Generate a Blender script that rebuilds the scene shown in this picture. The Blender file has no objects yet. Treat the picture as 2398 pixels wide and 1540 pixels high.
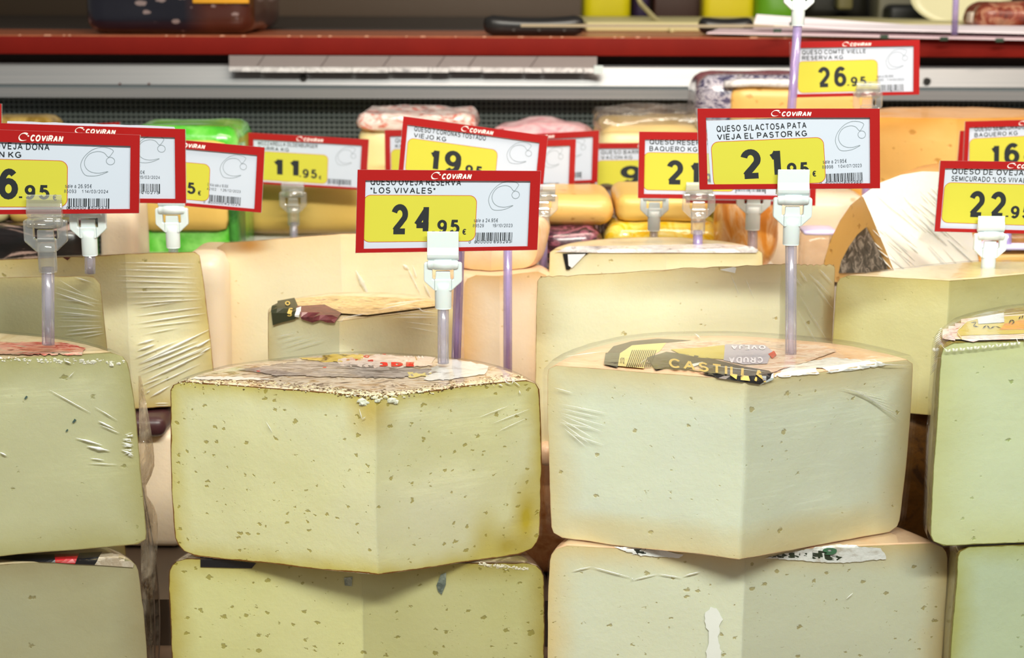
import bpy, bmesh, math, random
from math import sin, cos, pi, radians
from mathutils import Vector, Matrix, noise
from mathutils.bvhtree import BVHTree
random.seed(7)
SC = bpy.context.scene
COL = SC.collection

# ------------------------------------------------------------------ camera
W, H = 2398, 1540
LENS = 58.0
F = LENS / 36 * W
CZ = 0.4015
PITCH = radians(11.91)
ROLL = radians(0.2)
cam = bpy.data.cameras.new('camera'); cam.lens = LENS; cam.sensor_width = 36
cam.clip_start = 0.02; cam.clip_end = 20
CO = bpy.data.objects.new('camera', cam); COL.objects.link(CO)
CM = Matrix.Translation((0, 0, CZ)) @ Matrix.Rotation(pi/2 - PITCH, 4, 'X') @ Matrix.Rotation(ROLL, 4, 'Z')
CO.matrix_world = CM
SC.camera = CO
cam.dof.use_dof = True; cam.dof.focus_distance = 0.90; cam.dof.aperture_fstop = 13.5; cam.dof.aperture_blades = 7

# ------------------------------------------------------------------ world, lights, exposure
def lin(c):
    if isinstance(c, str):
        c = c.lstrip('#'); c = [int(c[i:i+2], 16)/255 for i in (0, 2, 4)]
    return tuple((x/12.92 if x <= .04045 else ((x+.055)/1.055)**2.4) for x in c[:3]) + (1,)
wd = bpy.data.worlds.new('shop'); SC.world = wd; wd.use_nodes = True
wd.node_tree.nodes['Background'].inputs[0].default_value = (0.95, 0.97, 0.92, 1)
wd.node_tree.nodes['Background'].inputs[1].default_value = 0.24
def area(name, loc, target, sx, sy, power, color):
    l = bpy.data.lights.new(name, 'AREA'); l.shape = 'RECTANGLE'; l.size = sx; l.size_y = sy; l.energy = power; l.color = color
    o = bpy.data.objects.new(name, l); COL.objects.link(o); o.location = loc
    o.rotation_euler = (Vector(target) - Vector(loc)).to_track_quat('-Z', 'Y').to_euler(); return o
area('front_canopy_lamp', (0.20, 0.02, 1.15), (0.10, 1.0, 0.12), 1.1, 0.07, 24.5, (0.98, 1.0, 0.90))
area('case_warm_lamp', (0.30, 1.02, 0.86), (0.2, 1.38, 0.12), 1.1, 0.05, 6.3, (1.0, 0.82, 0.66))
area('ceiling_lamp', (-0.2, -0.9, 2.2), (0, 1.0, 0.1), 1.4, 0.5, 9, (0.93, 1.0, 0.97))
SC.view_settings.view_transform = 'Standard'; SC.view_settings.look = 'None'
SC.view_settings.gamma = 1.0; SC.view_settings.use_curve_mapping = False
SC.view_settings.exposure = 0.0
SC.cycles.transparent_max_bounces = 24
SC.cycles.max_bounces = 8

# ------------------------------------------------------------------ ray helpers
CL = CM.translation.copy(); CR = CM.to_3x3()
def ray(px, py):
    return (CR @ Vector(((px - W/2)/F, -(py - H/2)/F, -1))).normalized()
def P(px, py, D):
    d = ray(px, py); return CL + d*(D/d.y)
def PZ(px, py, z):
    d = ray(px, py); return CL + d*((z - CL.z)/d.z)
def vz(D, py, px=1200): return P(px, py, D).z

# ------------------------------------------------------------------ materials
class M:
    def __init__(s, name):
        s.m = bpy.data.materials.new(name); s.m.use_nodes = True; s.t = s.m.node_tree; s.n = s.t.nodes; s.l = s.t.links
        s.b = s.n['Principled BSDF']; s.out = s.n['Material Output']
    def node(s, ty, **kw):
        n = s.n.new(ty)
        for k, v in kw.items():
            if hasattr(n, k): setattr(n, k, v)
            else: n.inputs[k.replace('_', ' ')].default_value = v
        return n
    def link(s, a, b): s.l.new(a, b)
    def coords(s, scale=(1, 1, 1), rot=(0, 0, 0)):
        g = s.node('ShaderNodeNewGeometry'); mp = s.node('ShaderNodeMapping')
        mp.inputs['Scale'].default_value = scale; mp.inputs['Rotation'].default_value = rot
        s.link(g.outputs['Position'], mp.inputs[0]); return mp.outputs[0]
    def noise(s, scale, detail=3, co=None, rough=.5, dist=0):
        n = s.node('ShaderNodeTexNoise'); n.inputs['Scale'].default_value = scale; n.inputs['Detail'].default_value = detail
        n.inputs['Roughness'].default_value = rough; n.inputs['Distortion'].default_value = dist
        s.link(co if co is not None else s.coords(), n.inputs['Vector']); return n
    def ramp(s, fac, stops, interp='LINEAR'):
        r = s.node('ShaderNodeValToRGB'); e = r.color_ramp; e.interpolation = interp
        while len(e.elements) < len(stops): e.elements.new(.5)
        for i, (p, c) in enumerate(stops):
            e.elements[i].position = p
            e.elements[i].color = lin(c) if not isinstance(c, (int, float)) else (c, c, c, 1)
        s.link(fac, r.inputs[0]); return r.outputs[0]
    def mix(s, fac, a, b, mode='MIX'):
        x = s.node('ShaderNodeMix'); x.data_type = 'RGBA'; x.blend_type = mode
        for v, i in ((fac, 0), (a, 6), (b, 7)):
            if isinstance(v, (int, float)): x.inputs[i].default_value = v
            elif isinstance(v, (str, tuple)): x.inputs[i].default_value = lin(v) if isinstance(v, str) else v
            else: s.link(v, x.inputs[i])
        return x.outputs[2]
    def math(s, op, a, b=0, clamp=False):
        x = s.node('ShaderNodeMath'); x.operation = op; x.use_clamp = clamp
        for v, i in ((a, 0), (b, 1)):
            if isinstance(v, (int, float)): x.inputs[i].default_value = v
            else: s.link(v, x.inputs[i])
        return x.outputs[0]
    def bump(s, h, strength=.3, dist=.001, normal=None):
        b = s.node('ShaderNodeBump'); b.inputs['Strength'].default_value = strength; b.inputs['Distance'].default_value = dist
        s.link(h, b.inputs['Height'])
        if normal is not None: s.link(normal, b.inputs['Normal'])
        return b.outputs[0]
    def set(s, **kw):
        for k, v in kw.items():
            i = s.b.inputs[k.replace('_', ' ')]
            if isinstance(v, (int, float, tuple)): i.default_value = v
            elif isinstance(v, str): i.default_value = lin(v)
            else: s.link(v, i)
        return s

_mc = {}
def plain(c, rough=.5, spec=.5, metal=0, name=None, var=0):
    k = (c, rough, spec, metal, var)
    if k not in _mc:
        m = M(name or 'paint'); m.set(Base_Color=c, Roughness=rough, Specular_IOR_Level=spec, Metallic=metal)
        if var:
            n = m.noise(60, 4); m.set(Base_Color=m.mix(m.math('MULTIPLY', n.outputs[0], var), c, '#40382c'))
        _mc[k] = m.m
    return _mc[k]

def cheese(name, base, rimc, light=None, rind='#8a6a3c', pit='#a39a48', pitscale=125, pitr=.13, keep=.55, rimw=.016, rimline=.0010, rough=.42, sss=.25, blotch=.35, slit=1.0, stains=()):
    m = M(name)
    co = m.coords()
    warp = m.noise(420, 2, co)
    wv = m.node('ShaderNodeVectorMath'); wv.operation = 'SCALE'; m.link(warp.outputs['Color'], wv.inputs[0]); wv.inputs['Scale'].default_value = .0038
    av = m.node('ShaderNodeVectorMath'); av.operation = 'ADD'; m.link(co, av.inputs[0]); m.link(wv.outputs[0], av.inputs[1])
    sq = m.node('ShaderNodeMapping'); sq.inputs['Scale'].default_value = (1, 1, 1.35*slit); m.link(av.outputs[0], sq.inputs[0])
    vo = m.node('ShaderNodeTexVoronoi'); vo.inputs['Scale'].default_value = pitscale; m.link(sq.outputs[0], vo.inputs['Vector'])
    sep = m.node('ShaderNodeSeparateColor'); m.link(vo.outputs['Color'], sep.inputs[0])
    size = m.math('MULTIPLY', m.math('SUBTRACT', sep.outputs[0], 1-keep, True), pitr/keep*1.5)
    mask = m.math('MULTIPLY', m.math('SUBTRACT', size, vo.outputs['Distance']), 14, True)
    # finer specks
    vo2 = m.node('ShaderNodeTexVoronoi'); vo2.inputs['Scale'].default_value = pitscale*2.3; m.link(sq.outputs[0], vo2.inputs['Vector'])
    sep2 = m.node('ShaderNodeSeparateColor'); m.link(vo2.outputs['Color'], sep2.inputs[0])
    mask2 = m.math('MULTIPLY', m.math('SUBTRACT', m.math('MULTIPLY', m.math('SUBTRACT', sep2.outputs[1], .6, True), .5), vo2.outputs['Distance']), 14, True)
    big = m.noise(14, 3, co).outputs[0]
    fine = m.noise(900, 2, co).outputs[0]
    col = m.mix(m.math('MULTIPLY', m.math('SUBTRACT', big, .40, True), blotch*4, True), base, light or base)
    at = m.node('ShaderNodeAttribute'); at.attribute_name = 'rim'
    rn = m.math('ADD', at.outputs['Fac'], m.math('MULTIPLY', m.math('SUBTRACT', m.noise(40, 3, co).outputs[0], .5), .012))
    rimf = m.math('POWER', m.math('SUBTRACT', 1.0, m.math('DIVIDE', rn, rimw), True), 1.3)
    col = m.mix(m.math('MULTIPLY', rimf, .95, True), col, rimc)
    for sx_, sy_, sd_, rx_, rz_, sc_, sf_ in stains:
        c_ = P(sx_, sy_, sd_); k = m.node('ShaderNodeVectorMath'); k.operation = 'SUBTRACT'; m.link(co, k.inputs[0]); k.inputs[1].default_value = c_
        k2 = m.node('ShaderNodeVectorMath'); k2.operation = 'MULTIPLY'; m.link(k.outputs[0], k2.inputs[0]); k2.inputs[1].default_value = (1/rx_, 1/.05, 1/rz_)
        k3 = m.node('ShaderNodeVectorMath'); k3.operation = 'LENGTH'; m.link(k2.outputs[0], k3.inputs[0])
        e_ = m.math('ADD', m.math('SUBTRACT', 1.15, k3.outputs['Value'], True), m.math('MULTIPLY', m.math('SUBTRACT', m.noise(60, 3, co).outputs[0], .5), .5), True)
        col = m.mix(m.math('MULTIPLY', m.math('MULTIPLY', e_, m.math('LESS_THAN', k3.outputs['Value'], 1.4)), sf_, True), col, sc_)
    col = m.mix(m.math('MULTIPLY', fine, .10), col, rimc)
    col = m.mix(m.math('MULTIPLY', mask2, .45), col, pit)
    col = m.mix(m.math('MULTIPLY', mask, .70), col, pit)
    if rimline > 0:
        rl = m.math('ADD', at.outputs['Fac'], m.math('MULTIPLY', m.math('SUBTRACT', m.noise(160, 4, co).outputs[0], .5), rimline*1.6))
        col = m.mix(m.math('MULTIPLY', m.math('SUBTRACT', rimline, rl), 2500, True), col, rind)
    hgt = m.math('SUBTRACT', m.math('MULTIPLY', m.noise(260, 4, co, .65).outputs[0], .5), m.math('ADD', m.math('MULTIPLY', mask, 1.3), m.math('MULTIPLY', mask2, .5)))
    dents = m.noise(70, 3, co, .7, 1.2).outputs[0]
    hgt = m.math('ADD', hgt, m.math('MULTIPLY', m.math('LESS_THAN', dents, .36), -.35))
    m.set(Base_Color=col, Roughness=rough, Normal=m.bump(hgt, .40, .0010), Subsurface_Weight=sss, Subsurface_Scale=.0045, Subsurface_Radius=(1.0, .75, .35), Specular_IOR_Level=.4)
    m.set(Coat_Weight=.25, Coat_Roughness=.28)
    return m.m

def mottle(name, stops, scale=45, stretch=(1, 1, 1), rough=.45, bump=.4, dist=1.5, coat=.4, detail=6, rot=(0, 0, 0)):
    m = M(name); co = m.coords(stretch, rot)
    n = m.noise(scale, detail, co, .62, dist)
    c = m.ramp(n.outputs[0], stops)
    n2 = m.noise(scale*9, 4, co, .6)
    m.set(Base_Color=c, Roughness=rough, Normal=m.bump(n2.outputs[0], bump, .0008), Coat_Weight=coat, Coat_Roughness=.12)
    return m.m

def film_mat(name, tint='#ffffff', body=.012, gloss=.03, streak=(14, 14, 160), sstr=.13, rough=.12, rot=(0, 0, 0), bodycol='#fff4e8'):
    m = M(name)
    tr = m.node('ShaderNodeBsdfTransparent'); tr.inputs[0].default_value = lin(tint)
    co = m.coords(streak, rot)
    n = m.noise(1.0, 3, co, .6, .4)
    n2 = m.noise(90, 3)
    nb = m.bump(m.math('ADD', n.outputs[0], m.math('MULTIPLY', n2.outputs[0], .7)), sstr, .004)
    gl = m.node('ShaderNodeBsdfGlossy'); gl.inputs['Roughness'].default_value = rough; m.link(nb, gl.inputs['Normal'])
    di = m.node('ShaderNodeBsdfDiffuse'); di.inputs[0].default_value = lin(bodycol)
    fr = m.node('ShaderNodeFresnel'); fr.inputs[0].default_value = 1.4; m.link(nb, fr.inputs['Normal'])
    a = m.node('ShaderNodeMixShader'); m.link(m.math('ADD', m.math('MULTIPLY', fr.outputs[0], .35), gloss, True), a.inputs[0]); m.link(tr.outputs[0], a.inputs[1]); m.link(gl.outputs[0], a.inputs[2])
    b = m.node('ShaderNodeMixShader')
    m.link(m.math('MULTIPLY', m.math('SUBTRACT', n.outputs[0], .35, True), body*4, True), b.inputs[0]); m.link(a.outputs[0], b.inputs[1]); m.link(di.outputs[0], b.inputs[2])
    m.link(b.outputs[0], m.out.inputs[0]); return m.m

def clear_mat(name, tint, body, bodycol='#ffffff', gloss=.06, rough=.12):
    m = M(name)
    tr = m.node('ShaderNodeBsdfTransparent'); tr.inputs[0].default_value = lin(tint)
    gl = m.node('ShaderNodeBsdfGlossy'); gl.inputs['Roughness'].default_value = rough
    di = m.node('ShaderNodeBsdfPrincipled'); di.inputs['Base Color'].default_value = lin(bodycol); di.inputs['Roughness'].default_value = .3
    fr = m.node('ShaderNodeFresnel'); fr.inputs[0].default_value = 1.45
    a = m.node('ShaderNodeMixShader'); m.link(m.math('ADD', m.math('MULTIPLY', fr.outputs[0], .5), gloss, True), a.inputs[0]); m.link(tr.outputs[0], a.inputs[1]); m.link(gl.outputs[0], a.inputs[2])
    b = m.node('ShaderNodeMixShader'); b.inputs[0].default_value = body; m.link(a.outputs[0], b.inputs[1]); m.link(di.outputs[0], b.inputs[2])
    m.link(b.outputs[0], m.out.inputs[0]); return m.m

FILM = film_mat('cling_film')
FILM_SOFT = film_mat('cling_film_faint', body=.0, gloss=.01, sstr=.05)
FILM_PEACH = film_mat('peach_film', tint='#fff0e2', body=.22, gloss=.08, streak=(15, 60, 15), bodycol='#f2d8c2')
FILM_CRUMP = film_mat('crumpled_film', tint='#fbf3ea', body=.10, gloss=.05, streak=(30, 30, 50), sstr=.6, bodycol='#f6e6da')
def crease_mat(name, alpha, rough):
    m = M(name); m.set(Base_Color='#fdfdf8', Roughness=rough, Specular_IOR_Level=1.0, Alpha=alpha, Coat_Weight=1.0, Coat_Roughness=.12); return m.m  # near-white body paints in the highlights along the film folds
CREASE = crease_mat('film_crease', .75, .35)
CREASE_SOFT = crease_mat('film_crease_soft', .38, .35)

# ------------------------------------------------------------------ objects
def mesh_obj(name, verts, faces, mat, parent=None, smooth=False, mats=None, fm=None, attr=None, origin=None):
    org = Vector(parent.location) if parent is not None and origin is None else (Vector(origin) if origin is not None else Vector((0, 0, 0)))
    if parent is not None and parent.parent is not None: org = Vector(parent.location) + Vector(parent.parent.location)
    me = bpy.data.meshes.new(name); me.from_pydata([tuple(Vector(v) - org) for v in verts], [], faces)
    for x in (mats or [mat]): me.materials.append(x)
    if fm: me.polygons.foreach_set('material_index', fm)
    if smooth: me.polygons.foreach_set('use_smooth', [True]*len(me.polygons))
    if attr:
        a = me.attributes.new('rim', 'FLOAT', 'POINT'); a.data.foreach_set('value', attr)
    me.update()
    o = bpy.data.objects.new(name, me); COL.objects.link(o)
    if parent is not None: o.parent = parent
    elif origin is not None: o.location = origin
    return o
def thing(name, label, cat, loc, group=None):
    o = bpy.data.objects.new(name, None); o.empty_display_size = .01; COL.objects.link(o); o.location = loc
    o['label'] = label; o['category'] = cat
    if group: o['group'] = group
    return o
class MB:
    def __init__(s): s.v = []; s.f = []
    def add(s, v, f):
        b = len(s.v); s.v += [Vector(x) for x in v]; s.f += [tuple(i+b for i in q) for q in f]; return s
    def box(s, a, b):
        (x0, y0, z0), (x1, y1, z1) = a, b
        return s.add([(x0,y0,z0),(x1,y0,z0),(x1,y1,z0),(x0,y1,z0),(x0,y0,z1),(x1,y0,z1),(x1,y1,z1),(x0,y1,z1)],
                     [(0,3,2,1),(4,5,6,7),(0,1,5,4),(1,2,6,5),(2,3,7,6),(3,0,4,7)])
    def tube(s, pts, rads, n=6, cap=True):
        pts = [Vector(p) for p in pts]; R = []
        for i, p in enumerate(pts):
            d = (pts[min(i+1, len(pts)-1)] - pts[max(i-1, 0)]).normalized()
            u = d.cross(Vector((0, 0, 1)) if abs(d.z) < .9 else Vector((1, 0, 0))).normalized(); w = d.cross(u)
            r = rads[i] if isinstance(rads, (list, tuple)) else rads
            R += [p + (u*cos(2*pi*k/n) + w*sin(2*pi*k/n))*r for k in range(n)]
        f = []
        for i in range(len(pts)-1):
            for k in range(n):
                f.append((i*n+k, i*n+(k+1) % n, (i+1)*n+(k+1) % n, (i+1)*n+k))
        if cap: f += [tuple(range(n))[::-1], tuple(range((len(pts)-1)*n, len(pts)*n))]
        return s.add(R, f)
    def prism(s, poly, axis, a, b):  # poly 2D; axis 'y': (x,z) extruded from y=a to b
        n = len(poly); mk = {'y': lambda p, t: (p[0], t, p[1]), 'x': lambda p, t: (t, p[0], p[1]), 'z': lambda p, t: (p[0], p[1], t)}[axis]
        return s.add([mk(p, a) for p in poly] + [mk(p, b) for p in poly],
                     [tuple(range(n)), tuple(range(n, 2*n))[::-1]] + [(i, i+n, (i+1) % n + n, (i+1) % n) for i in range(n)])
    def build(s, name, mat, parent=None, smooth=False, **k): return mesh_obj(name, s.v, s.f, mat, parent, smooth, **k)
def tag(o, label, cat, group=None):
    o['label'] = label; o['category'] = cat
    if group: o['group'] = group
    return o
def struct(o, label=None):
    o['kind'] = 'structure'
    if label: o['label'] = label
    return o
def bevel(o, w, seg=3):
    m = o.modifiers.new('b', 'BEVEL'); m.width = w; m.segments = seg; m.limit_method = 'ANGLE'
    return o
def rbox(name, a, b, r, mat, parent=None, seg=4, amp=0, fr=30, sub=0, origin=None, fn=None):
    """rounded box with real round edges and optional lumpy surface"""
    bm = bmesh.new(); bmesh.ops.create_cube(bm, size=1)
    c = (Vector(a)+Vector(b))/2; d = Vector(b)-Vector(a)
    for v in bm.verts: v.co = Vector((v.co.x*d.x, v.co.y*d.y, v.co.z*d.z)) + c
    if sub: bmesh.ops.subdivide_edges(bm, edges=bm.edges[:], cuts=sub, use_grid_fill=True)
    rr = min(r, min(d)*.49)
    if sub:
        for v in bm.verts:
            p = v.co - c; h = d/2
            q = Vector([max(-(h[i]-rr), min(h[i]-rr, p[i])) for i in range(3)]); e = p - q
            if e.length > 1e-9:
                # map from square rim to rounded rim
                k = max(abs(e.x), abs(e.y), abs(e.z)); v.co = c + q + e.normalized()*k
    else:
        bmesh.ops.bevel(bm, geom=bm.edges[:], offset=rr, segments=seg, profile=.5, affect='EDGES')
    if amp:
        for v in bm.verts: v.co += noise.noise_vector(v.co*fr)*amp + noise.noise_vector(v.co*fr*3)*amp*.4
    if fn:
        for v in bm.verts: v.co = fn(v.co)
    bm.verts.index_update()
    vs = [v.co.copy() for v in bm.verts]; fs = [tuple(v.index for v in f.verts) for f in bm.faces]; bm.free()
    return mesh_obj(name, vs, fs, mat, parent, True, origin=origin, attr=[.02]*len(vs))

# ------------------------------------------------------------------ stroke lettering
def A_(cx, cy, rx, ry, a0, a1, n=10): return [(cx+rx*cos(radians(a0+(a1-a0)*i/n)), cy+ry*sin(radians(a0+(a1-a0)*i/n))) for i in range(n+1)]
G = {
 '0': (.60, [A_(.5,.5,.5,.5,0,360,20)]), '1': (.36, [[(1,0),(1,1)], [(1,.96),(.6,.80),(0,.74)]]),
 '2': (.60, [A_(.5,.70,.48,.30,165,-30,12)+[(.60,.34),(.25,.13),(.13,.04)], [(0,0),(1,0)]]),
 '3': (.60, [A_(.46,.75,.42,.25,160,-90,10), A_(.46,.27,.5,.27,90,-160,12), [(.3,.5),(.5,.51)]]),
 '4': (.62, [[(.76,0),(.76,1)], [(.74,.87),(.02,.28)], [(0,.25),(1,.25)]]),
 '5': (.60, [[(.92,1),(.2,1),(.1,.5)], A_(.47,.32,.53,.32,140,-160,14)]),
 '6': (.60, [A_(.5,.31,.5,.31,0,360,16), A_(.55,.5,.55,.5,195,50,10)]),
 '7': (.60, [[(0,1),(1,1)], [(.97,.98),(.6,.55),(.3,0)]]),
 '8': (.60, [A_(.5,.76,.4,.24,0,360,14), A_(.5,.26,.5,.26,0,360,16)]),
 '9': (.60, [A_(.5,.69,.5,.31,0,360,16), A_(.45,.5,.55,.5,15,-130,10)]),
 'A': (.84, [[(0,0),(.5,1)], [(.5,1),(1,0)], [(.2,.34),(.8,.34)]]),
 'B': (.72, [[(.55,1),(0,1),(0,0),(.6,0)], A_(.55,.765,.38,.235,90,-90,8), A_(.6,.265,.4,.265,90,-90,8), [(0,.53),(.6,.53)]]),
 'C': (.80, [A_(.55,.5,.55,.5,40,320,16)]), 'D': (.78, [[(.45,1),(0,1),(0,0),(.45,0)], A_(.45,.5,.55,.5,90,-90,10)]),
 'E': (.68, [[(1,1),(0,1),(0,0),(1,0)], [(0,.52),(.92,.52)]]), 'F': (.62, [[(1,1),(0,1),(0,0)], [(0,.5),(.85,.5)]]),
 'G': (.84, [A_(.52,.5,.52,.5,42,320,16)+[(1,.17)], [(1,.1),(1,.46),(.58,.46)]]), 'I': (.10, [[(.5,0),(.5,1)]]),
 'H': (.74, [[(0,0),(0,1)], [(1,0),(1,1)], [(0,.52),(1,.52)]]),
 'J': (.52, [[(1,1),(1,.3)]+A_(.5,.3,.5,.3,0,-175,8)]), 'K': (.74, [[(0,0),(0,1)], [(.95,1),(.02,.35)], [(.32,.6),(1,0)]]),
 'L': (.58, [[(0,1),(0,0),(1,0)]]), 'M': (.84, [[(0,0),(0,1)], [(0,1),(.5,.05)], [(.5,.05),(1,1)], [(1,1),(1,0)]]),
 'N': (.74, [[(0,0),(0,1)], [(0,1),(1,0)], [(1,0),(1,1)]]), 'O': (.88, [A_(.5,.5,.5,.5,0,360,20)]),
 'P': (.70, [[(0,0),(0,1),(.62,1)], A_(.62,.74,.38,.26,90,-90,8), [(.62,.48),(0,.48)]]),
 'Q': (.88, [A_(.5,.5,.5,.5,0,360,20), [(.62,.25),(1.0,-.02)]]),
 'R': (.76, [[(0,0),(0,1),(.62,1)], A_(.62,.75,.38,.25,90,-90,8), [(.62,.5),(0,.5)], [(.52,.5),(1,0)]]),
 'S': (.72, [A_(.48,.76,.44,.24,25,250,10)+A_(.5,.27,.5,.27,70,-155,12)]),
 'T': (.72, [[(0,1),(1,1)], [(.5,1),(.5,0)]]), 'U': (.74, [[(0,1),(0,.38)]+A_(.5,.38,.5,.38,180,360,12)+[(1,1)]]),
 'V': (.84, [[(0,1),(.5,0)], [(.5,0),(1,1)]]), 'X': (.80, [[(0,0),(1,1)], [(0,1),(1,0)]]), 'Z': (.70, [[(0,1),(1,1)], [(.97,.97),(.03,.03)], [(0,0),(1,0)]]),
 'i': (.12, [[(.5,0),(.5,.74)], [(.5,.86),(.5,1.02)]]), 'W': (1.1, [[(0,1),(.25,0)], [(.25,0),(.5,1)], [(.5,1),(.75,0)], [(.75,0),(1,1)]]),
 's': (.50, [A_(.48,.55,.42,.19,20,250,8)+A_(.5,.19,.5,.19,70,-160,8)]), 'a': (.52, [A_(.45,.22,.45,.22,60,360,10), [(.95,0),(.95,.5)]+A_(.5,.52,.45,.22,0,150,8)]),
 'l': (.08, [[(.5,0),(.5,1)]]), 'e': (.54, [[(0,.38),(1,.38)]+A_(.5,.37,.5,.37,0,315,12)]), 'o': (.56, [A_(.5,.37,.5,.37,0,360,12)]),
 '.': (.10, [[(.5,0),(.5,.14)]]), '/': (.38, [[(0,0),(1,1)]]), '"': (.30, [[(.1,1),(.1,.66)], [(.9,1),(.9,.66)]]),
 '€': (.62, [A_(.62,.5,.48,.5,50,310,14), [(0,.6),(.8,.6)], [(0,.4),(.75,.4)]]), ' ': (.24, []), '-': (.3, [[(0,.4),(1,.4)]]), '*': (.02, []),
}
G['Ñ'] = (.74, G['N'][1] + [[(.2,1.2),(.4,1.3),(.6,1.2),(.8,1.3)]])
def ribbon(pts, w, closed=False):
    """quads along a 2D polyline; splits at acute corners"""
    out = []; cur = [pts[0]]
    for i in range(1, len(pts)):
        if i < len(pts)-1:
            a = Vector(pts[i])-Vector(pts[i-1]); b = Vector(pts[i+1])-Vector(pts[i])
            cur.append(pts[i])
            if a.length > 1e-6 and b.length > 1e-6 and a.normalized().dot(b.normalized()) < -.25:
                out.append(cur); cur = [pts[i]]
        else: cur.append(pts[i])
    out.append(cur); res = []
    for c in out:
        c = [Vector(p) for p in c]
        q = [c[0]]
        for p in c[1:]:
            if (p-q[-1]).length > 1e-5: q.append(p)
        c = q
        if len(c) < 2: continue
        L = []; R = []
        loop = (c[0]-c[-1]).length < 1e-4 and len(c) > 3
        for i, p in enumerate(c):
            d0 = (c[i]-c[i-1]) if i else ((c[-1]-c[-2]) if loop else (c[1]-c[0]))
            d1 = (c[i+1]-c[i]) if i < len(c)-1 else ((c[1]-c[0]) if loop else (c[i]-c[i-1]))
            d0.normalize(); d1.normalize(); n0 = Vector((-d0.y, d0.x)); n1 = Vector((-d1.y, d1.x))
            n = n0+n1; n = n/max(n.length, 1e-6); k = 1/max(.6, n.dot(n0))
            L.append(p+n*w/2*k); R.append(p-n*w/2*k)
        res.append((L, R))
    return res
def text_geo(s, x0, y0, x1, y1, wt=.13, shear=0, tracking=.20, flip=False):
    """2D triangles (verts, faces, layer) of a string fitted to a box; y runs down. y0 = cap top, y1 = baseline"""
    h = 1.0; x = 0; ribs = []
    for ch in s:
        gw, st = G.get(ch, G['-']); gw = max(gw, wt)
        for k in st:
            pts = [(x + wt/2 + u*(gw-wt), wt/2 + v*(h-wt)) for u, v in k]
            pts = [(a + shear*b, b) for a, b in pts]
            ribs += ribbon(pts, wt)
        x += gw + (tracking if ch != ' ' else .1)
    x -= tracking
    V = []; Fc = []; Z = []
    sx = (x1-x0)/max(x, .01); sy = (y1-y0)
    for li, (L, R) in enumerate(ribs):
        b = len(V); n = len(L)
        for p in L+R:
            V.append((x0 + (p.x if not flip else x-p.x)*sx, y1 - p.y*sy)); Z.append(li % 5)
        for i in range(n-1): Fc.append((b+i, b+i+1, b+n+i+1, b+n+i))
    return V, Fc, Z

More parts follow.
